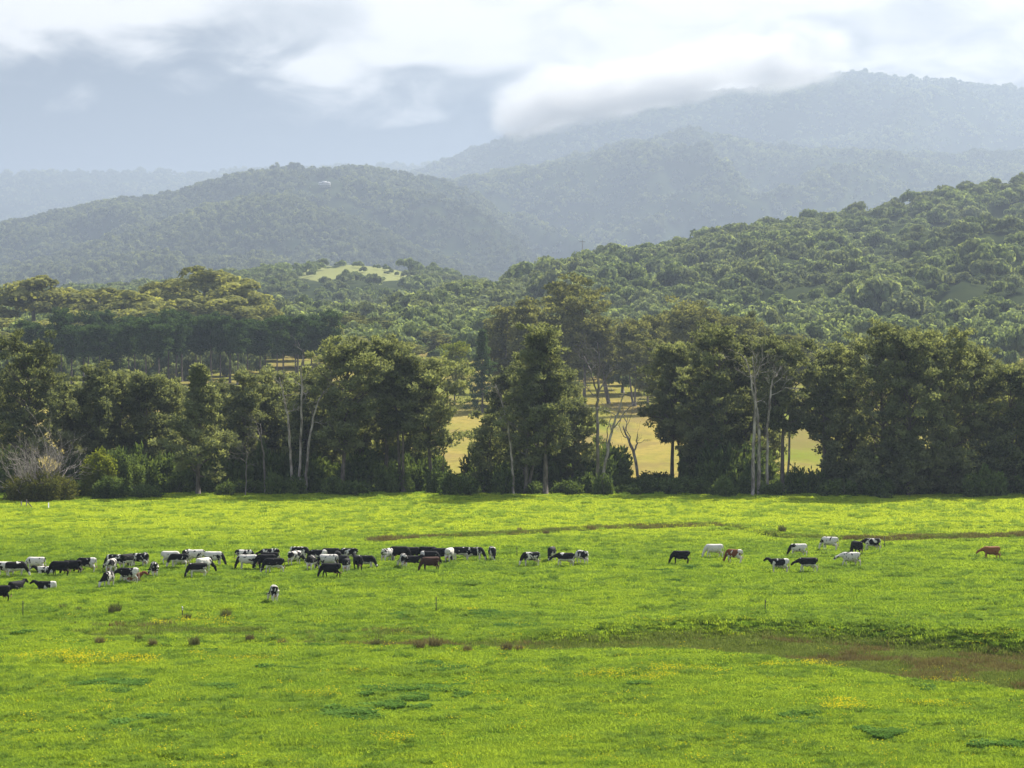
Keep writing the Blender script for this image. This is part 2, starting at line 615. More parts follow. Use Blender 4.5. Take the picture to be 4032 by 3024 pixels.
def sheet_grid(us, ys, fz):
    U, Y = np.meshgrid(us, ys)
    X = U * Y
    Z = fz(X, Y)
    nu, ny = len(us), len(ys)
    i = np.arange(ny - 1)[:, None]; j = np.arange(nu - 1)[None, :]
    Q = np.stack([i * nu + j, i * nu + j + 1, (i + 1) * nu + j + 1, (i + 1) * nu + j], -1).reshape(-1, 4)
    return np.stack([X, Y, Z], -1).reshape(-1, 3), Q


def build_ground():
    ys = np.exp(np.arange(math.log(60), math.log(352), 0.0046))
    us = np.linspace(-0.33, 0.33, 400)
    V, Q = sheet_grid(us, ys, lambda x, y: np.where(y < 340, field_z(x, y), field_z(x, y) * (1 - sstep(340, 346, y)) + valley_z(x, y) * sstep(340, 346, y)))
    X, inside, ditch, far, near = field_zones(V[:, 0], V[:, 1])
    brown = np.clip(inside * 0.9 + ditch * 0.8, 0, 1)
    brown = np.where(X < 1900, brown * 0.6, brown)
    tag(obj('pasture', np_mesh('pasture', V, Q, True, {'brown': brown}, [M_field])), kind='structure')
    ys = np.exp(np.arange(math.log(346), math.log(1750), 0.012))
    us = np.linspace(-0.36, 0.36, 160)
    V, Q = sheet_grid(us, ys, valley_z)
    tag(obj('paddock', np_mesh('paddock', V, Q, True, mats=[M_paddock])), kind='structure')


build_ground()

U0, U1 = -0.31, 0.31


def project(P):
    return CX + F * P[:, 0] / P[:, 1], HY - F * (P[:, 2] - CAMH) / P[:, 1]


def in_poly(X, Y, poly):
    poly = np.array(poly, float)
    c = np.zeros(len(X), bool)
    j = len(poly) - 1
    for i in range(len(poly)):
        xi, yi = poly[i]; xj, yj = poly[j]
        hit = ((yi > Y) != (yj > Y)) & (X < (xj - xi) * (Y - yi) / (yj - yi + 1e-9) + xi)
        c ^= hit
        j = i
    return c


CLEAR_KNOLL = [(1150, 1068), (1260, 1050), (1420, 1040), (1560, 1056), (1640, 1092), (1560, 1108), (1400, 1100), (1250, 1106), (1150, 1092)]
CLEAR_KNOLL_TREES = [(1130, 1060), (1260, 1042), (1420, 1034), (1560, 1050), (1660, 1090), (1640, 1135), (1500, 1150), (1330, 1146), (1200, 1140), (1130, 1110)]
CLEAR_RIDGE_TREES = [(1780, 1125), (1900, 1060), (2050, 1030), (2190, 1005), (2215, 1060), (2100, 1120), (1980, 1160), (1840, 1190)]
CLEAR_RIDGE = [(1800, 1110), (1900, 1068), (2050, 1035), (2190, 1010), (2200, 1045), (2080, 1085), (1960, 1120), (1830, 1150)]
CLEAR_SLOPE = [(1560, 1240), (1640, 1170), (1780, 1120), (1830, 1150), (1760, 1200), (1660, 1260)]


def open_attr(o, polys):
    me = o.data
    co = np.empty(len(me.vertices) * 3, np.float32); me.vertices.foreach_get('co', co); co = co.reshape(-1, 3)
    X, Y = project(co)
    v = np.zeros(len(co))
    for p in polys:
        wob = 30 * fbm(X / 60, Y / 20, 91, 3)
        v = np.maximum(v, in_poly(X + wob, Y + 0.5 * wob, p).astype(float))
    a = me.attributes.new('open', 'FLOAT', 'POINT'); a.data.foreach_set('value', v.astype(np.float32))


open_attr(near_hill.sheet('near_hill', M_open, -0.2, U1, 420, 150), [CLEAR_RIDGE, CLEAR_SLOPE])
open_attr(foothill.sheet('foothill', M_open, U0, 0.06, 320, 110), [CLEAR_KNOLL])
spur.sheet('lower_spur', M_hill, U0, 0.01)
mid_ridge.sheet('ridge', M_hill, U0, 0.05, 220, 80)
back_spur.sheet('upper_spur', M_hill, -0.15, U1, 220, 80)
mountain.sheet('mountain', M_hill, -0.13, U1, 220, 80)
far_ridge.sheet('far_ridge', M_hill, U0, 0.05)

# ------------------------------------------------------------------ haze over the whole valley
hz = Mesher()
hz.box((0, 7500, 676), (8100, 8000, 680))
hm = bpy.data.materials.new('haze')
hm.use_nodes = True
hm.node_tree.nodes.clear()
pv = hm.node_tree.nodes.new('ShaderNodeVolumePrincipled')
pv.inputs['Color'].default_value = (0.385, 0.465, 0.58, 1)
pv.inputs['Density'].default_value = HAZE_DENSITY
pv.inputs['Anisotropy'].default_value = 0.3
ho = hm.node_tree.nodes.new('ShaderNodeOutputMaterial')
hm.node_tree.links.new(pv.outputs[0], ho.inputs['Volume'])
tag(obj('haze', hz.mesh('haze', mats=[hm])), kind='stuff')



def build_cloud_bank():
    """The cloud bank lying on the mountain's crest: thick along its core and thinning to nothing well inside its hull."""
    core = [(o, 8150.0, float(at(o * OS, np.interp(o * OS, mountain.cx, mountain.cyy) - 30 - up, 8150.0)[2])) for o, up in
            ((1080, 20), (1200, 0), (1400, 0), (1560, 0), (1700, 0), (1830, 5))]
    P = np.array([[(o * OS - CX) / F * y, y, z] for o, y, z in core])
    V, Q = [], []
    n = 24
    t = np.linspace(0, len(P) - 1, n)
    C = np.stack([np.interp(t, np.arange(len(P)), P[:, k]) for k in range(3)], 1)
    C[0, 0] -= 260; C[-1, 0] += 200
    th = np.linspace(0, 2 * np.pi, 12, endpoint=False)
    for i in range(n):
        for a_ in th:
            V.append([C[i, 0], C[i, 1] + 330 * math.cos(a_), min(C[i, 2] + 215 * math.sin(a_), 1345)])
    F_ = [(i * 12 + j, i * 12 + (j + 1) % 12, (i + 1) * 12 + (j + 1) % 12, (i + 1) * 12 + j) for i in range(n - 1) for j in range(12)]
    F_ += [tuple(range(12))[::-1], tuple((n - 1) * 12 + j for j in range(12))]
    out = bpy.data.meshes.new('cloud_bank'); out.from_pydata(V, [], F_)
    w = Mat('cloud_bank')
    sp = w.n('ShaderNodeSeparateXYZ'); pos = w.pos(); w.l.new(pos, sp.inputs[0])
    x, y, z = sp.outputs
    # height of the core along the range
    xa, xb = float(P[0, 0]), float(P[-1, 0])
    zc = w.math('ADD', float(P[0, 2]), w.math('MULTIPLY', w.math('SUBTRACT', x, xa), (float(P[2, 2]) - float(P[0, 2])) / (float(P[2, 0]) - xa)))
    zd = w.math('ADD', float(P[2, 2]), w.math('MULTIPLY', w.math('SUBTRACT', x, float(P[2, 0])), (float(P[-1, 2]) - float(P[2, 2])) / (xb - float(P[2, 0]))))
    dz = w.math('SUBTRACT', z, w.math('MINIMUM', zc, zd))
    up = w.math('MAXIMUM', dz, 0.0); dn = w.math('MINIMUM', dz, 0.0)
    r2 = w.math('ADD', w.math('POWER', w.math('DIVIDE', up, 150.0), 2.0), w.math('POWER', w.math('DIVIDE', w.math('ABSOLUTE', dn), 80.0), 2.0))
    r2 = w.math('ADD', r2, w.math('POWER', w.math('DIVIDE', w.math('ABSOLUTE', w.math('SUBTRACT', y, 8150.0)), 250.0), 2.0))
    ends = w.math('MULTIPLY', w.smooth(x, xa - 220, xa + 180), w.smooth(w.math('SUBTRACT', 0.0, x), -(xb + 170), -(xb - 260)))
    body = w.math('MULTIPLY', w.math('EXPONENT', w.math('MULTIPLY', r2, -1.0)), ends)
    nz = w.noise(w.mapping(pos, (0.0042, 0.003, 0.0075)), 1.0, 4, 0.6, 0.4)
    den = w.math('SUBTRACT', w.math('ADD', body, w.math('MULTIPLY', w.math('SUBTRACT', nz, 0.5), 1.5)), 0.34)
    den = w.math('MULTIPLY', w.math('MAXIMUM', den, 0.0), w.math('MULTIPLY', w.smooth(body, 0.04, 0.4), CLOUD_BANK_DENSITY))
    v = w.n('ShaderNodeVolumePrincipled'); v.inputs['Color'].default_value = (1, 0.98, 0.95, 1); v.inputs['Anisotropy'].default_value = 0.3
    w.l.new(den, v.inputs['Density'])
    o = w.n('ShaderNodeOutputMaterial'); w.l.new(v.outputs[0], o.inputs['Volume'])
    out.materials.append(w.m)
    tag(obj('cloud_bank', out), 'white cloud bank lying on the crest of the high mountain', kind='stuff')


CLOUD_BANK_DENSITY = 0.014
build_cloud_bank()

# ------------------------------------------------------------------ foliage materials
M_oak = leaf_material('she_oak_needles', (0.060, 0.074, 0.046), (0.235, 0.26, 0.13), 0.40)
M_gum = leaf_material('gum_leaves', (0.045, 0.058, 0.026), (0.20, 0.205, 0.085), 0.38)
M_pine = leaf_material('pine_needles', (0.024, 0.046, 0.022), (0.072, 0.115, 0.045), 0.28)
M_hilltree = leaf_material('hillside_leaves', (0.040, 0.064, 0.026), (0.27, 0.33, 0.15), 0.42, stands=(110, (0.20, 0.235, 0.13), 0.8))
M_fartree = leaf_material('distant_forest_leaves', (0.030, 0.042, 0.024), (0.28, 0.31, 0.15), 0.38, stands=(420, (0.10, 0.12, 0.08), 0.85))
M_sunny = leaf_material('sunlit_gum_leaves', (0.062, 0.074, 0.028), (0.30, 0.305, 0.10), 0.42)  # brighter, yellower copy of the gum leaves; sunlit tops put into the colour
M_shrub = leaf_material('shrub_leaves', (0.028, 0.050, 0.020), (0.15, 0.20, 0.065), 0.32)
M_lime = leaf_material('lime_leaves', (0.09, 0.12, 0.02), (0.20, 0.22, 0.035), 0.45)
M_bark = bark_material('dark_bark', (0.065, 0.055, 0.048), (0.17, 0.145, 0.125))
M_pale = bark_material('pale_dead_wood', (0.12, 0.10, 0.088), (0.40, 0.36, 0.32), 2.2)
M_grey = bark_material('grey_trunk', (0.10, 0.088, 0.078), (0.24, 0.21, 0.19), 2.0)


# ------------------------------------------------------------------ trees
def rand_dirs(rng, n):
    v = rng.normal(size=(n, 3))
    return v / (np.linalg.norm(v, axis=1)[:, None] + 1e-9)


def kites(P, D, N, ln, wd):
    """Leaf sprays: one kite-shaped quad each, from P along D."""
    B = np.cross(D, N); B /= np.linalg.norm(B, axis=1)[:, None] + 1e-9
    ln = np.asarray(ln)[:, None]; wd = np.asarray(wd)[:, None]
    V = np.stack([P, P + D * ln * 0.45 + B * wd * 0.5, P + D * ln, P + D * ln * 0.45 - B * wd * 0.5], 1).reshape(-1, 3)
    n = len(P)
    Q = np.arange(n * 4).reshape(n, 4)
    return V, Q


PROFILES = {
    'round': lambda t: np.sqrt(np.clip(1 - (2 * t - 0.85) ** 2 / 1.6, 0.05, 1)),
    'oval': lambda t: np.clip(np.sin(np.pi * (0.12 + 0.80 * t)) ** 0.7, 0.08, 1),
    'cone': lambda t: np.clip(1.02 - t, 0.06, 1),
    'umbrella': lambda t: np.clip(0.45 + 0.75 * t - 0.65 * t ** 5, 0.1, 1),
    'column': lambda t: np.clip(0.8 - 0.25 * t, 0.1, 1) * np.where(t > 0.92, 0.6, 1),
}


def gen_tree(seed, H, R, clear=0.25, prof='oval', limbs=30, per_limb=4, clump=(0.9, 0.65), leaves=70, leaf=(0.5, 0.16), up=0.5, outward=0.6,
             trunk_r=0.3, wobble=0.35, stems=1, lean=0.0, bare=0.0, k=6, shell=0.35):
    """Trunk with limbs, and the crown as clumps of leaf sprays at the ends of the branches."""
    rng = np.random.default_rng(seed)
    wood = Mesher()
    CV, CQ, CT, cn = [], [], [], 0
    pf = PROFILES[prof]
    for st in range(stems):
        a0 = rng.uniform(0, 2 * np.pi)
        sp = 0 if stems == 1 else R * rng.uniform(0.10, 0.32)
        off = np.array([math.cos(a0), math.sin(a0), 0]) * sp
        h = H * (1.0 if st == 0 else rng.uniform(0.72, 0.97))
        n = 12
        t = np.linspace(0, 1, n)
        P = np.zeros((n, 3)); P[:, 2] = t * h * 0.96
        wob = np.cumsum(rng.normal(0, wobble * 0.3, (n, 2)), 0) * np.minimum(1, t * 3)[:, None]
        P[:, :2] = wob + off[:2] * (0.25 + 1.9 * t[:, None] ** 0.8) * (stems > 1) + np.stack([t * lean * h, 0 * t], 1)
        tr = trunk_r * (1 if stems == 1 else 0.75)
        V, Q = tube(P, tr * (1 - 0.88 * t) + tr * 0.35 * np.exp(-t * 30), k)
        wood.add(V, Q)
        nl = max(4, int(limbs / stems))
        for i in range(nl):
            f = (i + rng.uniform(0, 1)) / nl
            ft = clear + (1 - clear) * f
            z0 = ft * 0.93 * h
            b = np.array([np.interp(z0, P[:, 2], P[:, 0]), np.interp(z0, P[:, 2], P[:, 1]), z0])
            aa = i * 2.399 + rng.uniform(-0.7, 0.7) + st
            L = R * float(pf(np.array(f))) * rng.uniform(0.65, 1.2) * (1.0 if stems == 1 else 0.72)
            el = rng.uniform(0.05, 0.5) + up * f
            m = 6
            s_ = np.linspace(0, 1, m)
            dirh = np.array([math.cos(aa), math.sin(aa), 0])
            rise = L * (math.sin(el) * s_ + 0.18 * s_ ** 2 * (1 if up > 0 else -1))
            B = b + dirh * (L * math.cos(el) * s_)[:, None] + np.array([0, 0, 1]) * rise[:, None] + np.cumsum(rng.normal(0, L * 0.03, (m, 3)), 0)
            br = max(0.02, tr * 0.28 * (1 - 0.6 * f) + L * 0.006)
            V, Q = tube(B, br * (1 - 0.85 * s_), 4 if k < 6 else 5, False)
            wood.add(V, Q)
            if rng.uniform() < bare:
                continue
            fr = np.concatenate([[1.0], rng.uniform(0.35, 1.0, max(0, per_limb - 1))])
            for q in fr:
                c = np.array([np.interp(q, s_, B[:, a]) for a in range(3)])
                c = c + rng.normal(0, 1, 3) * np.array([0.22, 0.22, 0.14]) * L * (0.5 + 0.5 * q)
                rad = clump[0] * rng.uniform(0.65, 1.3)
                nlv = max(5, int(leaves * rng.uniform(0.6, 1.25)))
                d = rand_dirs(rng, nlv)
                d[:, 2] = d[:, 2] * 0.8 + 0.15
                rr = shell + (1 - shell) * rng.uniform(0, 1, nlv) ** 0.4
                p = c + d * rr[:, None] * np.array([rad, rad, rad * clump[1]])
                axis = np.array([c[0] - b[0] * 0, c[1], 0]); axis = axis / (np.linalg.norm(axis) + 1e-6)
                dd = d * outward + rand_dirs(rng, nlv) * 0.6 + np.array([0, 0, up * 0.6]) + axis * 0.25
                dd /= np.linalg.norm(dd, axis=1)[:, None] + 1e-9
                nn = rand_dirs(rng, nlv)
                lay = rng.uniform(0, 1, nlv) < 0.6
                nn[lay] = d[lay] + 0.5 * nn[lay]
                tang = np.cross(nn, rand_dirs(rng, nlv)) + np.array([0, 0, 0.3 * up]); tang /= np.linalg.norm(tang, axis=1)[:, None] + 1e-9
                dd[lay] = tang[lay]
                V, Q = kites(p, dd, nn, leaf[0] * rng.uniform(0.6, 1.3, nlv), leaf[1] * rng.uniform(0.7, 1.3, nlv))
                CV.append(V); CQ.append(Q + cn); cn += len(V)
                CT.append(np.repeat(np.clip(rng.normal(0.42, 0.30) + rng.normal(0, 0.10, nlv), 0, 1), 4))
    crown = (np.vstack(CV), np.vstack(CQ), np.concatenate(CT)) if CV else None
    return wood, crown


def gen_crown(seed, R, H, clumps, leaves, size, z0=0.35, cr=(0.26, 0.42)):
    """A rounded forest crown: billowing clumps whose leaves lie on the clumps' outsides."""
    rng = np.random.default_rng(seed)
    V_, Q_, T_, n = [], [], [], 0
    for i in range(clumps):
        d = rand_dirs(rng, 1)[0]; d[2] = abs(d[2]) * 1.0 - 0.15
        rr = rng.uniform(0.45, 0.8) if i else 0.2
        c = np.array([d[0] * R * rr, d[1] * R * rr, H * (z0 + (1 - z0) * 0.5) + d[2] * H * (1 - z0) * 0.5 * rng.uniform(0.6, 1.0)])
        rad = R * rng.uniform(*cr)
        nl = int(leaves * rng.uniform(0.7, 1.3))
        e = rand_dirs(rng, nl); e[:, 2] = np.where(e[:, 2] < -0.3, -e[:, 2], e[:, 2])
        p = c + e * rad * rng.uniform(0.72, 1.05, nl)[:, None] * np.array([1, 1, 0.8])
        N = e + rand_dirs(rng, nl) * 0.55; N /= np.linalg.norm(N, axis=1)[:, None]
        D = np.cross(N, rand_dirs(rng, nl)); D /= np.linalg.norm(D, axis=1)[:, None] + 1e-9
        s_ = size * rng.uniform(0.6, 1.35, nl)
        V, Q = kites(p - D * s_[:, None] * 0.5, D, N, s_, s_ * 0.8)
        V_.append(V); Q_.append(Q + n); n += len(V)
        T_.append(np.repeat(np.clip(rng.normal(0.48, 0.28) + rng.normal(0, 0.1, nl), 0, 1), 4))
    return np.vstack(V_), np.vstack(Q_), np.concatenate(T_)


def crown_mesh(name, c, mat):
    return np_mesh(name, c[0], c[1], False, {'tint': c[2]}, [mat])


def forest_source(name, seed, R, H, clumps, leaves, size, mat, trunk=True, z0=0.35):
    c = gen_crown(seed, R, H, clumps, leaves, size, z0)
    V, Q, T = c
    if trunk:
        tv, tq = tube(np.array([[0, 0, -1.5], [0.1, 0, H * 0.35], [0, 0.1, H * 0.75]]), np.array([0.35, 0.28, 0.1]), 4, False)
        Q = np.vstack([Q, tq + len(V)]); V = np.vstack([V, tv]); T = np.concatenate([T, np.zeros(len(tv))])
        mi = np.zeros(len(Q), int); mi[len(c[1]):] = 1
        return np_mesh(name, V, Q, False, {'tint': T}, [mat, M_grey], mi)
    return np_mesh(name, V, Q, False, {'tint': T}, [mat])


def build_forests():
    rng = np.random.default_rng(5)
    # near hill and foothill: crowns one can tell apart
    near_src = [forest_source('hill_tree_shape', 200 + i, 1.0, 1.0, 11 + 2 * i, 62, 0.20, M_hilltree, False, 0.12) for i in range(6)]
    far_src = [forest_source('far_tree_shape', 300 + i, 1.0, 1.0, 8, 26, 0.33, M_fartree, False, 0.1) for i in range(5)]

    def grow(name, hill, n, u0, u1, Rr, Hr, src, label, polys=(), seed=1, t1=1.05, keep=None):
        r = np.random.default_rng(seed)
        P = hill.points(r, n, u0, u1, -0.1, t1)
        X, Y = project(P)
        ok = np.ones(len(P), bool)
        for p in polys:
            wob = 40 * fbm(X / 60, Y / 20, 93, 3)
            ok &= ~in_poly(X + wob, Y + 0.5 * wob, p) | (r.uniform(0, 1, len(P)) < 0.10)
        if keep is not None:
            ok &= keep(P, X, Y)
        P = P[ok]; n = len(P)
        dens = 0.8 + 0.9 * fbm(P[:, 0] / 90, P[:, 1] / 90, seed, 3)
        R = (Rr[0] + (Rr[1] - Rr[0]) * r.uniform(0, 1, n) ** 1.6) * np.clip(dens, 0.5, 1.4); Hh = R * r.uniform(1.0, 1.45, n) + 0.1 * Hr[0]
        P[:, 2] -= 0.2 * Hh
        return scatter(name, P, r.uniform(0, 6.28, n), np.stack([R, R, Hh], 1), r.integers(0, len(src), n), src, label)

    grow('mountain_forest', mountain, 9000, -0.13, 0.29, (15.0, 25.5), (21.0, 36.0), far_src, 'hazy grey forest covering the high mountain under the cloud', seed=11)
    grow('far_ridge_forest', far_ridge, 4000, -0.29, 0.03, (18.0, 30.0), (21.0, 36.0), far_src, 'blue dark forest along the flat ridge behind the others', seed=12)
    grow('upper_spur_forest', back_spur, 9000, -0.14, 0.29, (12.0, 21.0), (19.5, 33.0), far_src, 'pale grey green forest on the long slope below the mountain', seed=13)
    grow('ridge_forest', mid_ridge, 8000, -0.29, 0.045, (9.8, 16.5), (18.0, 30.0), far_src, 'blue grey forest on the broad ridge around the house', [HOUSE_CLEAR], seed=14)
    grow('spur_forest', spur, 6000, -0.29, 0.005, (9.0, 15.0), (16.5, 27.0), far_src, 'lit grey green forest on the lower spur of the ridge', seed=15)
    grow('foothill_forest', foothill, 2600, -0.29, 0.0, (5, 9), (9, 16), near_src, 'pale green forest on the low foothill around the grassy clearing', [CLEAR_KNOLL_TREES], seed=16)
    grow('hillside_forest', near_hill, 4200, -0.19, 0.29, (3.2, 10.5), (6, 16), near_src, 'green forest of rounded crowns covering the nearer hill', [CLEAR_RIDGE_TREES, CLEAR_SLOPE], seed=17)


HP = mid_ridge.hit(1280, 738)
HOUSE_CLEAR = [(1215, 690), (1345, 690), (1350, 775), (1210, 775)]
build_forests()

# ------------------------------------------------------------------ single trees
ORD = ['first', 'second', 'third', 'fourth', 'fifth', 'sixth', 'seventh', 'eighth', 'ninth', 'tenth', 'eleventh', 'twelfth', 'thirteenth',
       'fourteenth', 'fifteenth', 'sixteenth', 'seventeenth', 'eighteenth', 'nineteenth', 'twentieth']
_TENS = {20: 'twenty', 30: 'thirty', 40: 'forty', 50: 'fifty'}
_TENTH = {30: 'thirtieth', 40: 'fortieth', 50: 'fiftieth'}


def ordinal(n):
    if n <= 20:
        return ORD[n - 1]
    t, u = n // 10 * 10, n % 10
    return _TENTH[t] if u == 0 else _TENS[t] + '-' + ORD[u - 1]


def tree_thing(name, loc, wood, crown, label, group, sx=1.0, sz=1.0, rz=0.0, cat='tree', wood_name='trunk', crown_name='crown'):
    e = obj(name, None, None, loc, rz, (sx, sx, sz))
    tag(e, label, cat, group)
    if wood is not None:
        obj(wood_name, wood, e)
    if crown is not None:
        obj(crown_name, crown, e)
    return e


def fit(o_x, o_top, d):
    """Base point and height of a tree at depth d whose top the overview shows at o_top."""
    X = o_x * OS
    x = (X - CX) / F * d
    gz = float(ground_z(np.array([x]), np.array([d]))[0])
    zt = CAMH + (HY - o_top * OS) / F * d
    return (x, d, gz - 0.1), zt - gz


def build_treeline():
    """The trees along the far edge of the pasture: x of the trunk, top, crown width (overview pixels), depth, bare-trunk share, shape, stems."""
    G = 'dark trees along the far edge of the pasture'
    rows = [
        (-40, 800, 120, 345, 0.2, 'oval', 1, 'dark she-oak cut by the left edge of the picture'),
        (58, 752, 150, 338, 0.22, 'round', 1, 'broad round-topped olive she-oak at the left end of the treeline'),
        (150, 820, 90, 352, 0.15, 'oval', 2, 'small she-oak close beside the broad round-topped one'),
        (200, 788, 115, 343, 0.2, 'oval', 2, 'olive she-oak with forked trunks behind the bare twiggy bush'),
        (262, 815, 95, 350, 0.12, 'oval', 1, 'slim olive she-oak, first of the row of pointed tops'),
        (318, 812, 85, 347, 0.1, 'oval', 1, 'pointed she-oak in the middle of the row of pointed tops'),
        (366, 822, 80, 353, 0.12, 'oval', 1, 'short pointed she-oak left of the layered tall one'),
        (428, 772, 135, 331, 0.12, 'cone', 1, 'tall layered conifer-shaped she-oak whose trunk stands at the grass edge'),
        (505, 808, 110, 342, 0.2, 'oval', 2, 'dense dark she-oak between the layered tree and the dead forked one'),
        (562, 835, 90, 355, 0.2, 'oval', 1, 'thin she-oak just left of the dead forked tree'),
        (640, 805, 110, 341, 0.32, 'round', 3, 'leafy part-dead tree around the pale forked stems'),
        (740, 745, 150, 336, 0.26, 'oval', 1, 'large dark she-oak with straight trunk beside the dead forked tree'),
        (700, 800, 100, 352, 0.2, 'oval', 1, 'shaded she-oak behind the large one near the dead forked tree'),
        (832, 735, 120, 346, 0.30, 'oval', 1, 'tall dark she-oak with flat bushy head left of the ivy-clad trunk'),
        (872, 742, 115, 338, 0.42, 'round', 2, 'tall tree with two bare dark trunks and small bushy head'),
        (930, 790, 130, 341, 0.30, 'oval', 1, 'ivy-clad tree whose low branch reaches out towards the paddock gap'),
        (1130, 748, 165, 334, 0.18, 'oval', 4, 'many-stemmed tree with pale leaning stems right of the paddock gap'),
        (1040, 900, 95, 338, 0.1, 'round', 2, 'low dark bushy tree beside the paddock gap'),
        (1178, 708, 130, 331, 0.30, 'column', 1, 'tallest dark she-oak, narrow, right beside the many-stemmed tree'),
        (1235, 880, 90, 345, 0.15, 'oval', 1, 'low spreading she-oak at the foot of the tall pale gum'),
        (1452, 755, 115, 362, 0.30, 'oval', 1, 'slender tree with drooping branches standing before the golden paddock'),
        (1474, 790, 80, 368, 0.34, 'oval', 1, 'thin dark-stemmed tree close behind the slender drooping one'),
        (1558, 705, 135, 345, 0.12, 'oval', 1, 'dense dark she-oak left of the dead white trunks'),
        (1520, 790, 100, 352, 0.10, 'oval', 1, 'bushy dark she-oak filling the edge of the golden paddock'),
        (1610, 735, 115, 352, 0.20, 'oval', 1, 'dark she-oak directly behind the dead white trunks'),
        (1690, 742, 130, 340, 0.40, 'oval', 1, 'tree with thick black trunk right of the dead white trunks'),
        (1775, 752, 125, 343, 0.36, 'round', 2, 'open tree with forked grey trunk over the small sunlit gap'),
        (1835, 770, 110, 349, 0.15, 'oval', 1, 'dark she-oak between the small sunlit gap and the big dark clump'),
        (1900, 714, 150, 338, 0.06, 'oval', 1, 'big dark she-oak with ragged top, first of the right-hand clump'),
        (1965, 720, 150, 334, 0.05, 'oval', 1, 'massive dark she-oak in the middle of the right-hand clump'),
        (2040, 728, 150, 338, 0.05, 'oval', 1, 'massive dark she-oak with sloping shoulder in the right-hand clump'),
        (2110, 762, 130, 343, 0.06, 'oval', 1, 'dark she-oak on the falling side of the right-hand clump'),
        (2180, 795, 130, 338, 0.05, 'oval', 1, 'dark she-oak near the right edge of the picture'),
        (2260, 800, 130, 341, 0.05, 'oval', 1, 'dark she-oak cut by the right edge of the picture'),
        (1800, 950, 60, 336, 0.02, 'cone', 1, 'small dark sapling below the forked grey trunk'),
        (1870, 975, 75, 333, 0.02, 'cone', 1, 'bushy dark sapling at the foot of the big ragged she-oak'),
        (1962, 925, 80, 331, 0.03, 'cone', 1, 'tall dark sapling standing before the right-hand clump'),
        (2060, 985, 80, 333, 0.02, 'round', 1, 'rounded dark sapling before the right-hand clump'),
        (2150, 960, 85, 335, 0.02, 'round', 1, 'dark sapling below the falling side of the right-hand clump'),
    ]
    for i, (x, top, w, d, clear, prof, stems, label) in enumerate(rows):
        clear = clear + 0.03 if top < 900 else clear
        loc, H = fit(x, top, d)
        R = w * OS / F * d * 0.62
        size = max(0.4, R * H / 90.0)
        sap = H < 12
        wood, cr = gen_tree(1000 + i, H, R, clear, prof, int(26 + 18 * size) if not sap else 20, 5, (0.80, 0.62), int(78 if not sap else 62), (0.52, 0.27),
                            0.55, 0.7, 0.12 + H * 0.012, 0.32, stems, shell=0.55)
        pale = 'pale' in label or 'grey trunk' in label or 'part-dead' in label
        tree_thing('she_oak', loc, wood.mesh('trunk', smooth=True, mats=[M_grey if pale else M_bark]), crown_mesh('crown', cr, M_oak), label, G)


def build_back_row():
    """A second row of she-oaks close behind the first; it fills the spaces between the front trunks."""
    rng = np.random.default_rng(83)
    kinds = []
    for i in range(6):
        wood, cr = gen_tree(1500 + i, 17.0, 5.2, 0.06, 'oval', 40, 5, (0.85, 0.62), 72, (0.55, 0.30), 0.5, 0.6, 0.28, 0.3, 1 + i % 2, shell=0.55)
        kinds.append((wood.mesh('trunk', smooth=True, mats=[M_bark]), crown_mesh('crown', cr, M_oak)))
    xs = [15, 175, 290, 395, 465, 530, 590, 665, 715, 775, 805, 855, 895, 1085, 1150, 1212, 1535, 1590, 1650, 1815, 1930, 2080, 2150, 2225]
    for n, x in enumerate(xs):
        top = 825 + rng.uniform(-25, 30) if x < 940 else 800 + rng.uniform(-20, 30)
        d = rng.uniform(358, 378)
        loc, H = fit(x, top, d)
        k = kinds[n % 6]
        tree_thing('she_oak', loc, k[0], k[1], 'shaded she-oak in the second row behind the treeline, %s from the left' % ordinal(n + 1),
                   'second row of she-oaks', rng.uniform(0.9, 1.15), H / 17.0, rng.uniform(0, 6.28))


def limb_path(rng, a, b, n=7, j=0.05):
    a, b = np.asarray(a, float), np.asarray(b, float)
    t = np.linspace(0, 1, n)[:, None]
    L = np.linalg.norm(b - a)
    w = np.cumsum(rng.normal(0, L * j, (n, 3)), 0) * np.sin(np.pi * t)
    return a + (b - a) * t + w


def twig(rng, wood, start, d, L, r, depth):
    """A bare branch that forks."""
    end = start + d * L
    P = limb_path(rng, start, end, 5, 0.06)
    V, Q = tube(P, r * np.linspace(1, 0.45, 5), 5 if depth > 1 else 4, False)
    wood.add(V, Q)
    if depth <= 0:
        return
    for k in range(rng.integers(2, 4)):
        f = rng.uniform(0.35, 1.0)
        s = P[min(4, int(f * 4 + 0.5))]
        nd_ = d + rand_dirs(rng, 1)[0] * 0.75 + np.array([0, 0, 0.15])
        nd_ /= np.linalg.norm(nd_)
        twig(rng, wood, s, nd_, L * rng.uniform(0.45, 0.75), r * 0.5, depth - 1)


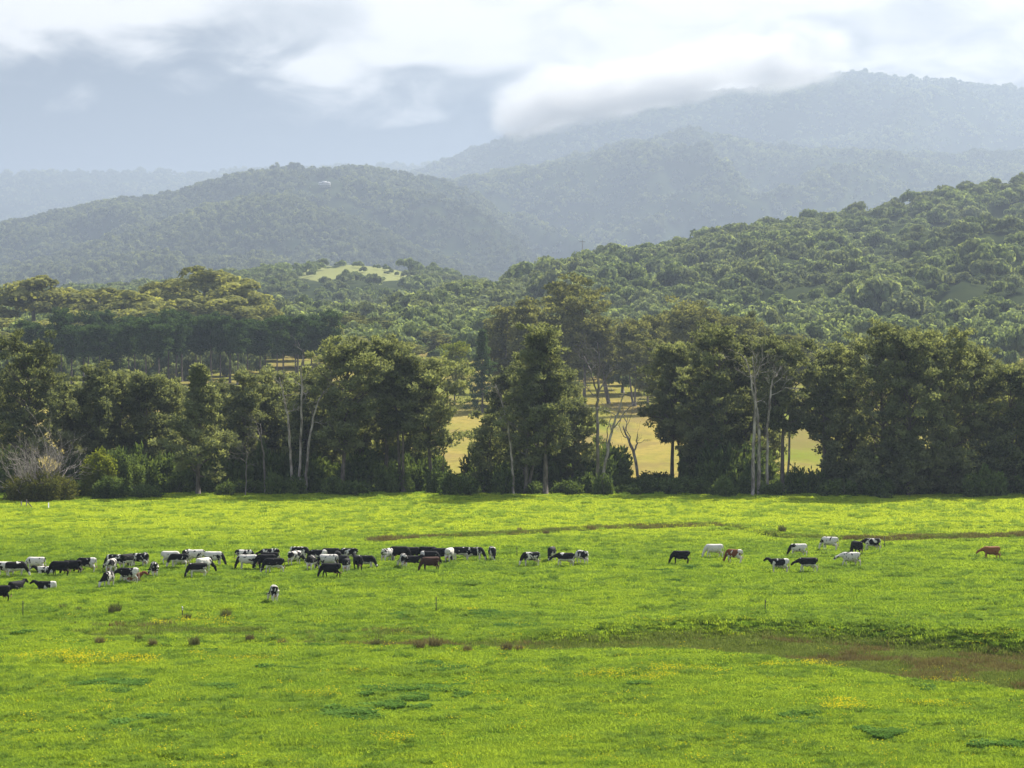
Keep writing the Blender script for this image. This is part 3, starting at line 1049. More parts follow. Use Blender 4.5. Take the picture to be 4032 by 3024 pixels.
def dead_tree(seed, stems, d, mat, label, group='dead pale trees in the treeline', twigs=6, tl=0.28):
    """Bare stems given by overview points (x, y, radius in metres) at depth d."""
    rng = np.random.default_rng(seed)
    b = at(stems[0][0][0] * OS, stems[0][0][1] * OS, d)
    gz = float(ground_z(np.array([b[0]]), np.array([d]))[0])
    root = obj('dead_tree', None, None, (b[0], d, gz))
    tag(root, label, 'tree', group)
    for si, st in enumerate(stems):
        P, R = [], []
        for i, (ox, oy, r) in enumerate(st):
            p = at(ox * OS, oy * OS, d)
            p[1] += si * 0.5 + rng.normal(0, 0.25)
            P.append(p - np.array([b[0], d, gz])); R.append(r)
        if si == 0 or st[0][1] > 1000:
            P[0][2] = -0.3
        P, R = np.array(P), np.array(R)
        t = np.linspace(0, len(P) - 1, 4 * len(P))
        PP = np.stack([np.interp(t, np.arange(len(P)), P[:, a]) for a in range(3)], 1)
        PP[1:-1, :2] += rng.normal(0, 0.07, (len(PP) - 2, 2))
        V, Q = tube(PP, np.interp(t, np.arange(len(P)), R), 6)
        obj('trunk', np_mesh('trunk', V, Q, True, mats=[mat]), root)
        L = np.linalg.norm(P[-1] - P[0])
        for k in range(twigs):
            w = Mesher()
            f = rng.uniform(0.45, 1.0)
            s = np.array([np.interp(f * (len(P) - 1), np.arange(len(P)), P[:, a]) for a in range(3)])
            dr = rand_dirs(rng, 1)[0] * np.array([1, 0.6, 0.6]) + np.array([0, 0, 0.55]); dr /= np.linalg.norm(dr)
            twig(rng, w, s, dr, L * tl * rng.uniform(0.3, 1.0), np.interp(f * (len(R) - 1), np.arange(len(R)), R) * 0.45, 3)
            obj('branch', w.mesh('branch', smooth=True, mats=[mat]), root)
    return root


def build_dead_trees():
    dead_tree(1, [[(632, 1060, .26), (628, 1000, .22), (622, 900, .18), (612, 850, .12), (603, 815, .05)],
                  [(645, 1060, .24), (648, 960, .2), (652, 880, .17), (650, 800, .11), (655, 755, .05)],
                  [(656, 1055, .26), (666, 960, .2), (674, 905, .18), (688, 865, .12), (698, 845, .07)]], 333, M_pale,
              'dead forked tree with three pale bare stems near the large she-oak', twigs=6, tl=0.2)
    dead_tree(2, [[(1625, 1060, .3), (1628, 960, .25), (1632, 880, .22), (1622, 820, .13), (1612, 775, .05)],
                  [(1641, 1050, .28), (1640, 930, .24), (1634, 870, .2), (1632, 820, .14), (1626, 770, .05)],
                  [(1658, 1045, .26), (1660, 930, .2), (1664, 860, .17), (1672, 820, .12), (1690, 790, .05)]], 331, M_pale,
              'group of tall dead white trunks standing before dark she-oaks', twigs=6, tl=0.18)
    dead_tree(3, [[(1292, 1062, .3), (1291, 960, .27), (1289, 880, .24), (1292, 840, .2), (1296, 790, .12), (1290, 740, .05)],
                  [(1291, 850, .16), (1275, 800, .12), (1262, 770, .05)], [(1293, 850, .16), (1315, 805, .1), (1330, 790, .05)]], 334, M_grey,
              'tall straight pale gum with bare forking head right of the tallest she-oak', twigs=4, tl=0.3)
    dead_tree(4, [[(1293, 1066, .3), (1306, 1000, .26), (1320, 940, .22), (1336, 890, .17), (1348, 848, .08)],
                  [(1326, 925, .12), (1350, 890, .1), (1376, 868, .04)], [(1312, 970, .1), (1312, 930, .08), (1322, 895, .04)]], 332, M_pale,
              'leaning dead trunk crossing the foot of the tall straight pale gum', twigs=3, tl=0.25)
    dead_tree(5, [[(1382, 1012, .28), (1370, 980, .26), (1358, 950, .2), (1346, 920, .1)], [(1370, 985, .2), (1376, 955, .12), (1378, 935, .05)]], 352, M_pale,
              'short broken dead tree leaning against the golden paddock', twigs=3, tl=0.45)
    dead_tree(6, [[(572, 1062, .2), (570, 1000, .17), (566, 950, .12), (562, 915, .05)]], 333, M_grey, 'short dead grey stem left of the dead forked tree', twigs=3, tl=0.3)
    dead_tree(7, [[(1110, 1070, .22), (1105, 980, .2), (1098, 920, .17), (1082, 860, .12), (1070, 830, .05)],
                  [(1100, 930, .12), (1088, 900, .1), (1078, 905, .08), (1076, 935, .04)]], 331, M_pale,
              'pale dead stem with hooked branch against the many-stemmed tree', twigs=3, tl=0.22)
    dead_tree(8, [[(1702, 1040, .2), (1704, 940, .18), (1708, 860, .14), (1702, 810, .06)]], 344, M_pale, 'pale dead stem close behind the thick black trunk', twigs=3, tl=0.2)
    dead_tree(9, [[(958, 1030, .09), (957, 985, .07), (956, 945, .03)]], 348, M_grey, 'thin bare sapling standing in the paddock gap', 'bare saplings', 6, 0.3)
    dead_tree(10, [[(530, 1050, .12), (533, 1010, .1), (535, 975, .04)]], 330, M_grey, 'grey bare twiggy shrub under the dense dark she-oak', 'bare saplings', 8, 0.4)


def build_pines():
    kinds = []
    for i in range(5):
        wood, cr = gen_tree(2000 + i, 21, 3.9, 0.52, 'umbrella', 26, 3, (1.15, 0.6), 66, (0.7, 0.38), 0.35, 0.5, 0.34, 0.12)
        kinds.append((wood.mesh('trunk', smooth=True, mats=[M_bark]), crown_mesh('crown', cr, M_pine)))
    low = []
    for i in range(2):
        wood, cr = gen_tree(2050 + i, 21, 4.6, 0.16, 'cone', 38, 4, (1.2, 0.55), 55, (0.7, 0.3), 0.1, 0.5, 0.34, 0.1)
        low.append((wood.mesh('trunk', smooth=True, mats=[M_bark]), crown_mesh('crown', cr, M_pine)))
    rng = np.random.default_rng(77)
    xs = np.concatenate([np.linspace(55, 720, 34) + rng.uniform(-7, 7, 34), np.linspace(110, 690, 16) + rng.uniform(-10, 10, 16)])
    ds = np.concatenate([rng.uniform(715, 745, 34), rng.uniform(760, 800, 16)])
    order = np.argsort(xs)
    for n, i in enumerate(order):
        full = any(abs(xs[i] - q) < 12 for q in (240, 90)) and ds[i] < 750
        top = 686 + rng.uniform(-12, 26) + (14 if xs[i] < 110 else 0) - 6 * math.exp(-((xs[i] - 430) / 120) ** 2)
        loc, H = fit(xs[i], top, ds[i])
        k = low[n % 2] if full else kinds[rng.integers(0, 5)]
        tree_thing('pine_tree', loc, k[0], k[1], 'tall dark pine with bare lower trunk in the stand, %s from the left' % ordinal(n + 1),
                   'pines in the stand behind the treeline', rng.uniform(0.9, 1.2), H / 21.0, rng.uniform(0, 6.28))


def build_gums():
    gum = []
    for i in range(7):
        wood, cr = gen_tree(3000 + i, 26, 6.5, 0.36, 'umbrella', 30, 4, (1.35, 0.62), 80, (0.66, 0.46), 0.5, 0.35, 0.42, 0.4, 1 + i % 2, shell=0.7)
        gum.append((wood.mesh('trunk', smooth=True, mats=[M_grey]), crown_mesh('crown', cr, M_gum)))
    dome = []
    for i in range(5):
        c = gen_crown(3100 + i, 10, 24, 44, 110, 1.05, 0.10, (0.17, 0.32))
        V, Q = tube(np.array([[0, 0, -0.5], [0.3, 0, 6], [0, 0.4, 14], [0.2, 0, 20]]), np.array([.6, .5, .35, .1]), 6)
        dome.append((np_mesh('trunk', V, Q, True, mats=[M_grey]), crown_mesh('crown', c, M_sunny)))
    rng = np.random.default_rng(78)
    G1 = 'round gum trees on the rise behind the pines'
    left = [(75, 598, 125, 905), (20, 690, 110, 860), (140, 626, 120, 930), (215, 620, 135, 910), (300, 630, 125, 890), (362, 608, 120, 930), (442, 583, 140, 920),
            (515, 604, 125, 905), (560, 655, 80, 885), (265, 664, 110, 865), (180, 668, 110, 860), (100, 690, 100, 845), (-20, 712, 100, 830), (485, 640, 130, 875),
            (395, 650, 125, 870), (335, 672, 110, 850), (50, 725, 110, 800), (-40, 655, 120, 900)]
    left.sort()
    for n, (x, top, w, d) in enumerate(left):
        loc, H = fit(x, top, d)
        k = dome[rng.integers(0, 5)]
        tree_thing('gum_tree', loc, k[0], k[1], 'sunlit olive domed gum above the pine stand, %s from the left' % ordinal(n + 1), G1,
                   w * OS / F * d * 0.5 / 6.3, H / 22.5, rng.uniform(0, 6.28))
    G2 = 'gum trees between the pines and the tall central stand'
    mid = [(655, 735, 80, 800), (715, 688, 85, 810), (768, 686, 95, 860), (828, 688, 115, 900), (790, 720, 95, 800), (900, 704, 125, 880), (870, 735, 110, 790), (958, 716, 90, 830),
           (930, 765, 110, 730)]
    mid.sort()
    for n, (x, top, w, d) in enumerate(mid):
        loc, H = fit(x, top, d)
        k = dome[rng.integers(0, 5)] if n % 2 else gum[rng.integers(0, 7)]
        tree_thing('gum_tree', loc, k[0], k[1], 'sunlit yellow-olive gum in the dip behind the treeline, %s from the left' % ordinal(n + 1), G2,
                   w * OS / F * d * 0.5 / (9.0 if n % 2 else 6.5), H / (24.0 if n % 2 else 26.0), rng.uniform(0, 6.28))
    loc, H = fit(982, 742, 640)
    wood, cr = gen_tree(3300, H, 5.0, 0.15, 'round', 30, 4, (1.2, 0.7), 60, (0.55, 0.35), 0.4, 0.4, 0.25)
    tree_thing('broadleaf_tree', loc, wood.mesh('trunk', mats=[M_grey]), crown_mesh('crown', cr, M_lime), 'bright lime green tree lit by the sun above the paddock gap', None)
    G3 = 'tall gums in the central stand behind the treeline'
    cen = [(1078, 662, 115, 655), (1132, 648, 110, 640), (1212, 624, 140, 660), (1262, 652, 115, 645), (1318, 684, 115, 650), (1372, 692, 95, 640), (1422, 690, 95, 660),
           (1482, 674, 115, 640), (1532, 676, 105, 655), (1592, 694, 105, 640), (1645, 680, 62, 650), (1690, 722, 95, 640), (1745, 748, 85, 650), (1345, 735, 95, 690),
           (1455, 735, 95, 690), (1175, 690, 100, 690), (1560, 730, 100, 700), (1830, 748, 90, 700), (1240, 700, 110, 700), (1100, 710, 90, 700), (1400, 740, 90, 610)]
    cen.sort()
    for n, (x, top, w, d) in enumerate(cen):
        loc, H = fit(x, top, d)
        k = gum[rng.integers(0, 7)]
        tree_thing('gum_tree', loc, k[0], k[1], 'tall grey-trunked gum in the central stand, %s from the left' % ordinal(n + 1), G3,
                   w * OS / F * d * 0.5 / 6.0, H / 26.0, rng.uniform(0, 6.28))
    loc, H = fit(1042, 700, 615)
    wood, cr = gen_tree(3400, H, 5.2, 0.05, 'cone', 70, 3, (0.8, 0.35), 45, (0.7, 0.3), 0.0, 0.7, 0.35, 0.05)
    tree_thing('conifer', loc, wood.mesh('trunk', mats=[M_bark]), crown_mesh('crown', cr, M_pine), 'dark conical conifer with tiered branches left of the tall gums', None)


def gen_shrub(seed, R, H, n, leaf):
    rng = np.random.default_rng(seed)
    V_, Q_, T_, k = [], [], [], 0
    for i in range(n):
        a = rng.uniform(0, 6.28); rr = R * math.sqrt(rng.uniform(0, 1)) * 0.8
        top = H * (1 - 0.55 * (rr / R) ** 2) * rng.uniform(0.7, 1.0)
        for zc in np.arange(0.25, max(0.3, top), 0.55):
            c = np.array([rr * math.cos(a), rr * math.sin(a), zc + rng.normal(0, 0.1)])
            nl = 26
            e = rand_dirs(rng, nl)
            p = c + e * 0.5 * rng.uniform(0.5, 1.1, nl)[:, None]
            D = e * 0.5 + rand_dirs(rng, nl) * 0.7 + np.array([0, 0, 0.25]); D /= np.linalg.norm(D, axis=1)[:, None]
            V, Q = kites(p, D, rand_dirs(rng, nl), leaf * rng.uniform(0.6, 1.3, nl), leaf * 0.5 * rng.uniform(0.7, 1.2, nl))
            V_.append(V); Q_.append(Q + k); k += len(V)
            T_.append(np.repeat(np.clip(rng.normal(0.45, 0.25, 1) + rng.normal(0, 0.1, nl), 0, 1), 4))
    return np.vstack(V_), np.vstack(Q_), np.concatenate(T_)


def build_shrubs():
    kinds = []
    for i in range(6):
        c = gen_shrub(4000 + i, 2.4, 2.4, 20, 0.5)
        w = Mesher(); rng = np.random.default_rng(4100 + i)
        for _ in range(5):
            e = np.array([rng.uniform(-1.4, 1.4), rng.uniform(-1.4, 1.4), rng.uniform(1.2, 2.0)])
            V, Q = tube(limb_path(rng, (0, 0, -0.1), e, 5), np.linspace(0.06, 0.015, 5), 4, False); w.add(V, Q)
        kinds.append((w.mesh('stem', mats=[M_grey]), crown_mesh('foliage', c, M_shrub)))
    rng = np.random.default_rng(79)
    rows = []
    for x in np.concatenate([np.linspace(150, 2240, 44) + rng.uniform(-14, 14, 44)]):
        d = rng.uniform(328, 340)
        h = rng.uniform(1.5, 3.6) + (1.0 if 800 < x < 1100 or x > 1700 else 0)
        rows.append((x, d, h, rng.uniform(1.6, 3.2)))
    rows.sort()
    for n, (x, d, h, r) in enumerate(rows):
        X = (x * OS - CX) / F * d
        k = kinds[rng.integers(0, 6)]
        tree_thing('shrub', (X, d, float(ground_z(X, d)) - 0.05), k[0], k[1], 'leafy green shrub at the foot of the treeline, %s from the left' % ordinal(n + 1),
                   'shrubs at the foot of the treeline', r / 2.4, h / 2.4, rng.uniform(0, 6.28), 'shrub', 'stem', 'foliage')
    # taller undergrowth behind the shrubs, seen as one dark mass
    n = 260
    x = rng.uniform(-0.29, 0.29, n); d = rng.uniform(338, 364, n)
    Xo = (CX + F * x) / OS
    gap = ((Xo > 935) & (Xo < 1015)) | ((Xo > 1330) & (Xo < 1500)) | ((Xo > 1655) & (Xo < 1840))
    sc_ = np.where(gap, 0.55, 1.0) * rng.uniform(0.9, 1.7, n)
    P = np.stack([x * d, d, ground_z(x * d, d) - 0.1], 1)
    scatter('undergrowth', P, rng.uniform(0, 6.28, n), np.stack([sc_, sc_, sc_ * np.where(gap, 1.0, rng.uniform(1.0, 2.1, n))], 1), rng.integers(0, 6, n), [k[1] for k in kinds],
            'dark tangled undergrowth below the treeline trees')
    # the half bare bush at the left end of the pasture
    loc, H = fit(88, 945, 319)
    root = obj('twiggy_bush', None, None, loc)
    tag(root, 'large half-bare bush with grey twigs at the left end of the pasture', 'bush')
    r2 = np.random.default_rng(81)
    w = Mesher()
    for i in range(44):
        a = r2.uniform(0, 6.28); el = r2.uniform(0.6, 1.45)
        dr = np.array([math.cos(a) * math.cos(el), math.sin(a) * math.cos(el), math.sin(el)])
        twig(r2, w, np.array([r2.normal(0, 0.9), r2.normal(0, 0.7), 0.0]), dr, H * r2.uniform(0.50, 0.74), 0.085, 3)
    obj('branch', w.mesh('branch', mats=[M_pale]), root)
    c = gen_shrub(4200, 6.2, 4.6, 105, 0.42)
    lf = leaf_material('dull_bush_leaves', (0.06, 0.07, 0.025), (0.15, 0.15, 0.045), 0.35)
    obj('foliage', crown_mesh('foliage', c, lf), root)
    for (x, top, d, R, lab, mt) in ((215, 965, 327, 3.0, 'yellow-green rounded bush right of the half-bare bush', M_lime), (262, 960, 331, 4.0, 'tall grey-green vine-draped bush beside the yellow-green one', M_shrub),
                                    (240, 1030, 322, 3.0, 'low grey-green bush at the grass edge near the half-bare bush', M_shrub), (310, 1045, 324, 3.0, 'low broad-leaved bright bush below the vine-draped one', M_shrub),
                                    (1910, 1062, 326, 1.0, 'small pale weed bush alone at the grass edge before the right-hand clump', M_shrub)):
        loc, H = fit(x, top, d)
        c = gen_shrub(int(4300 + x), R, H, int(12 + R * R * 4), 0.42)
        w = Mesher()
        for _ in range(5):
            V, Q = tube(limb_path(r2, (0, 0, -0.1), (r2.uniform(-R, R) * 0.6, r2.uniform(-R, R) * 0.6, H * 0.8), 5), np.linspace(0.09, 0.02, 5), 5, False); w.add(V, Q)
        tree_thing('bush', loc, w.mesh('stem', mats=[M_grey]), crown_mesh('foliage', c, mt), lab, None, 1, 1, 0, 'bush', 'stem', 'foliage')


def build_hill_trees():
    """The largest crowns on the nearer hill, each a tree of its own."""
    rng = np.random.default_rng(82)
    src = []
    for i in range(8):
        c = gen_crown(5000 + i, 1.0, 1.0, 16, 75, 0.17, 0.08, (0.26, 0.44))
        V, Q = tube(np.array([[0, 0, -0.1], [0.02, 0, 0.3], [0, 0.02, 0.7]]), np.array([.035, .03, .01]), 5, False)
        src.append((np_mesh('trunk', V, Q, True, mats=[M_grey]), crown_mesh('crown', c, M_hilltree)))
    P = near_hill.points(rng, 2600, -0.17, 0.262, 0.1, 1.0)
    X, Y = project(P)
    ok = (X > 900) & (X < 4150) & (Y < 1330)
    for p in (CLEAR_RIDGE_TREES, CLEAR_SLOPE):
        ok &= ~in_poly(X, Y, p)
    P = P[ok]; got = []
    for p in P:
        if all((p[0] - q[0]) ** 2 + (p[1] - q[1]) ** 2 > 21 ** 2 for q in got):
            got.append(p)
        if len(got) >= 230:
            break
    BAND = ('along the crest of the nearer hill', 'just below the crest of the nearer hill', 'on the upper slope of the nearer hill',
            'on the middle slope of the nearer hill', 'low on the slope of the nearer hill', 'at the foot of the nearer hill')
    ts = []
    for p in got:
        D, _ = near_hill.crest(np.array([p[0] / p[1]]))
        ts.append((p[1] - near_hill.foot) / (D[0] - near_hill.foot))
    rank = np.argsort(-np.array(ts))
    per = int(math.ceil(len(got) / 6.0))
    for bnd in range(6):
        members = sorted((got[i] for i in rank[bnd * per:(bnd + 1) * per]), key=lambda p: p[0] / p[1])
        for n, p in enumerate(members):
            k = src[rng.integers(0, 8)]
            R = rng.uniform(5.0, 10.5); H = R * rng.uniform(1.1, 1.5)
            tree_thing('hillside_tree', (p[0], p[1], p[2] - 0.1 * H), k[0], k[1], 'rounded forest tree %s, %s from the left' % (BAND[bnd], ordinal(n + 1)),
                       'large trees on the nearer hill', R, H, rng.uniform(0, 6.28))
    for (x, y, w, h) in ((772, 600, 44, 62), (825, 597, 30, 56), (872, 622, 40, 45), (790, 640, 50, 45), (720, 640, 46, 44)):
        p = near_hill.hit(x * OS, (y + h) * OS)
        k = src[rng.integers(0, 8)]
        H = h * OS / F * p[1]; R = w * OS / F * p[1] * 0.6
        tree_thing('hillside_tree', (p[0], p[1], p[2] - 0.5), k[0], k[1],
                   {772: 'large dark grey tree in front of the grassy clearing', 825: 'slim dark grey tree right of the large one before the clearing', 872: 'broad dark tree below the right end of the clearing',
                    790: 'low round tree below the large dark grey one', 720: 'broad dull tree left of the large dark grey one'}[x], None, R, H, rng.uniform(0, 6.28))


build_treeline()
build_back_row()
build_dead_trees()
build_pines()
build_gums()
build_shrubs()
build_hill_trees()

# ------------------------------------------------------------------ cattle
def superellipse_tube(rings, k=16):
    """Closed loft of upright ring sections (x, zc, half width, half height); squarish like a dairy cow's barrel."""
    V = []
    th = np.linspace(0, 2 * np.pi, k, endpoint=False)
    for (x, zc, ry, rz) in rings:
        c, s = np.cos(th), np.sin(th)
        V.append(np.stack([np.full(k, x), ry * np.sign(c) * np.abs(c) ** 0.85, zc + rz * np.sign(s) * np.abs(s) ** 0.85], 1))
    V = np.vstack(V)
    n = len(rings)
    F_ = [(i * k + j, i * k + (j + 1) % k, (i + 1) * k + (j + 1) % k, (i + 1) * k + j) for i in range(n - 1) for j in range(k)]
    F_.append(tuple(range(k))[::-1]); F_.append(tuple((n - 1) * k + j for j in range(k)))
    return V, F_


def round_tube(P, R, k=10):
    V, Q = tube(P, R, k, False)
    n = len(P)
    F_ = [tuple(q) for q in Q] + [tuple(range(k))[::-1], tuple((n - 1) * k + j for j in range(k))]
    return V, F_


def cow_mesh(name, pose):
    parts = []
    lie = pose == 'lie'
    dz = -0.60 if lie else 0.0
    body = [(-0.86, 1.14, .09, .12), (-0.82, 1.13, .19, .24), (-0.70, 1.11, .27, .30), (-0.45, 1.04, .32, .37), (-0.15, 0.975, .37, .43), (0.15, 0.965, .38, .44),
            (0.42, 1.00, .33, .41), (0.62, 1.05, .26, .36), (0.76, 1.09, .20, .27), (0.85, 1.11, .12, .17)]
    parts.append(superellipse_tube([(x, z + dz, a, b) for x, z, a, b in body]))
    if pose.startswith('graze'):
        by = {'graze_left': 0.38, 'graze_right': -0.38}.get(pose, 0.0)
        neck = [(.60, 0, 1.14), (.80, by * .15, .98), (.96, by * .5, .76), (1.05, by * .9, .56)]
        nr = [.29, .235, .18, .135]
        hd = [(1.02, by * .85, .62), (1.10, by, .47), (1.15, by * 1.08, .30), (1.18, by * 1.13, .17), (1.19, by * 1.14, .10)]
        poll = np.array([1.04, by * .9, .60]); fwd = np.array([0.4, 0, -0.9])
    elif pose in ('stand', 'lie'):
        neck = [(.62, 0, 1.12), (.84, 0, 1.22), (1.02, 0, 1.34), (1.12, 0, 1.42)]
        nr = [.27, .20, .15, .12]
        hd = [(1.06, 0, 1.44), (1.20, 0, 1.40), (1.34, 0, 1.30), (1.47, 0, 1.20), (1.53, 0, 1.16)]
        poll = np.array([1.10, 0, 1.46]); fwd = np.array([0.9, 0, -0.4])
    else:                                                # low: neck stretched forward
        neck = [(.62, 0, 1.12), (.88, 0, 1.10), (1.10, 0, 1.02), (1.26, 0, .96)]
        nr = [.27, .20, .15, .12]
        hd = [(1.20, 0, 1.00), (1.34, 0, .93), (1.46, 0, .80), (1.56, 0, .70), (1.60, 0, .66)]
        poll = np.array([1.24, 0, 1.02]); fwd = np.array([0.75, 0, -0.65])
    z_ = np.array([0, 0, dz])
    parts.append(round_tube(np.array(neck) + z_, nr))
    parts.append(round_tube(np.array(hd) + z_, [.085, .135, .115, .09, .065]))
    for s in (-1, 1):                                     # ears
        e = poll + z_ + np.array([0, s * .08, 0])
        parts.append(round_tube(np.array([e, e + np.array([-.01, s * .10, .01]), e + np.array([-.03, s * .21, -.03])]), [.03, .05, .018], 8))
    if lie:
        for s in (-1, 1):
            parts.append(round_tube(np.array([(.5, s * .2, .25), (.72, s * .27, .12), (.95, s * .24, .08), (.72, s * .30, .06)]), [.12, .08, .06, .05]))
            parts.append(round_tube(np.array([(-.5, s * .24, .30), (-.25, s * .40, .20), (-.5, s * .46, .10), (-.15, s * .48, .06)]), [.18, .13, .07, .05]))
    else:
        step = {'walk': .22, 'graze_step': .16, 'low': .14}.get(pose, 0.03)
        for s in (-1, 1):
            a = step * s
            parts.append(round_tube(np.array([(.52, s * .17, .92), (.54 + a * .2, s * .18, .70), (.56 + a * .7, s * .16, .46), (.55 + a, s * .16, .12), (.60 + a, s * .16, .02)]),
                                    [.15, .105, .065, .046, .062]))
            b = -step * s
            parts.append(round_tube(np.array([(-.60, s * .17, 1.02), (-.52 + b * .2, s * .20, .76), (-.74 + b * .7, s * .17, .50), (-.68 + b, s * .17, .13), (-.62 + b, s * .17, .02)]),
                                    [.21, .145, .068, .047, .063]))
        parts.append(round_tube(np.array([(-.20, 0, .70), (-.36, 0, .60), (-.50, 0, .58), (-.60, 0, .68)]), [.07, .15, .16, .06]))
        sw = {'graze_left': .10, 'walk': -.1}.get(pose, 0.0)
        parts.append(round_tube(np.array([(-.80, 0, 1.34), (-.90, 0, 1.28), (-.945, sw * .4, 1.0), (-.94, sw, .72), (-.95, sw * 1.2, .52), (-.95, sw * 1.2, .42)]), [.04, .04, .032, .032, .055, .03], 8))
    if lie:
        parts.append(round_tube(np.array([(-.82, .05, .70), (-.92, .12, .4), (-.9, .2, .12)]), [.04, .035, .045], 8))
    V, Fs, n = [], [], 0
    for v, f in parts:
        V.append(v); Fs += [tuple(i + n for i in q) for q in f]; n += len(v)
    me = bpy.data.meshes.new(name)
    me.from_pydata(np.vstack(V).tolist(), [], Fs)
    tmp = bpy.data.objects.new('cow_shape', me)
    COL.objects.link(tmp)
    r = tmp.modifiers.new('one_skin', 'REMESH'); r.mode = 'VOXEL'; r.voxel_size = 0.028
    sm = tmp.modifiers.new('soften', 'SMOOTH'); sm.factor = 0.5; sm.iterations = 3
    dg = bpy.context.evaluated_depsgraph_get()
    out = bpy.data.meshes.new_from_object(tmp.evaluated_get(dg))
    out.name = name
    bpy.data.objects.remove(tmp)
    out.polygons.foreach_set('use_smooth', np.ones(len(out.polygons), dtype=bool))
    out.materials.clear()
    out.materials.append(None)
    return out


COATS = {   # share of dark, then how head, belly, legs and rump lean (positive: dark)
    'black': (0.22, 0.2, 0.0, 0.0, 0.0), 'black_belly': (0.36, 0.3, -0.30, -0.16, 0.0), 'black_rump': (0.36, 0.3, -0.12, -0.2, -0.30),
    'pied': (0.445, 0.25, -0.10, -0.25, 0.0), 'pied_light': (0.51, 0.2, -0.1, -0.3, 0.05), 'white_spots': (0.60, 0.05, 0, -0.1, 0), 'white_dark_head': (0.60, 0.45, 0, -0.1, 0),
    'white': (0.74, 0.0, 0, 0, 0), 'brown': (0.20, 0.2, 0, 0, 0), 'brown_white': (0.36, 0.3, -0.16, 0.0, -0.22), 'dark_brown': (0.20, 0.2, 0, 0, 0)}


def coat_material(seed, coat, lift=0.0):
    thr, hb, bb, lb, rb = COATS[coat]
    m = Mat('cow_coat')
    p = m.n('ShaderNodeTexCoord').outputs['Object']
    sp = m.n('ShaderNodeSeparateXYZ'); m.l.new(p, sp.inputs[0])
    x, y, z = sp.outputs
    z = m.math('ADD', z, lift)                             # a lying cow's barrel is this much lower
    nz = m.noise(m.mapping(p, (1.0, 0.8, 0.8), (seed * 3.17, seed * 1.31, seed * 2.23)), 2.7, 3, 0.5, 0.5)
    v = m.math('ADD', nz, m.math('MULTIPLY', m.smooth(x, 0.68, 0.95), hb))
    v = m.math('ADD', v, m.math('MULTIPLY', m.smooth(m.math('SUBTRACT', 0.0, z), -0.86, -0.70), bb))
    v = m.math('ADD', v, m.math('MULTIPLY', m.smooth(m.math('SUBTRACT', 0.0, z), -0.62, -0.50), lb))
    v = m.math('ADD', v, m.math('MULTIPLY', m.smooth(m.math('SUBTRACT', 0.0, x), 0.30, 0.55), rb))
    f = m.smooth(v, thr - 0.012, thr + 0.012)
    dark = {'brown': (0.21, 0.085, 0.032), 'brown_white': (0.15, 0.05, 0.02), 'dark_brown': (0.05, 0.022, 0.014)}.get(coat, (0.007, 0.0065, 0.007))
    fine = m.noise(p, 14, 3)
    white = m.mix(m.smooth(fine, 0.4, 0.7), (0.60, 0.57, 0.51), (0.46, 0.42, 0.36))
    pink = m.smooth(m.math('SUBTRACT', 0.0, z), -0.66, -0.60)
    ud = m.math('MULTIPLY', pink, m.math('MULTIPLY', m.smooth(m.math('SUBTRACT', 0.0, x), 0.16, 0.3), m.smooth(z, 0.40, 0.48)))
    udder = m.math('MULTIPLY', ud, m.smooth(m.math('SUBTRACT', 0.14, m.math('ABSOLUTE', y)), 0.0, 0.04))
    c = m.mix(f, white, dark)
    c = m.mix(udder, c, (0.42, 0.24, 0.18))
    return m.plain(c, 0.75, 0.08)


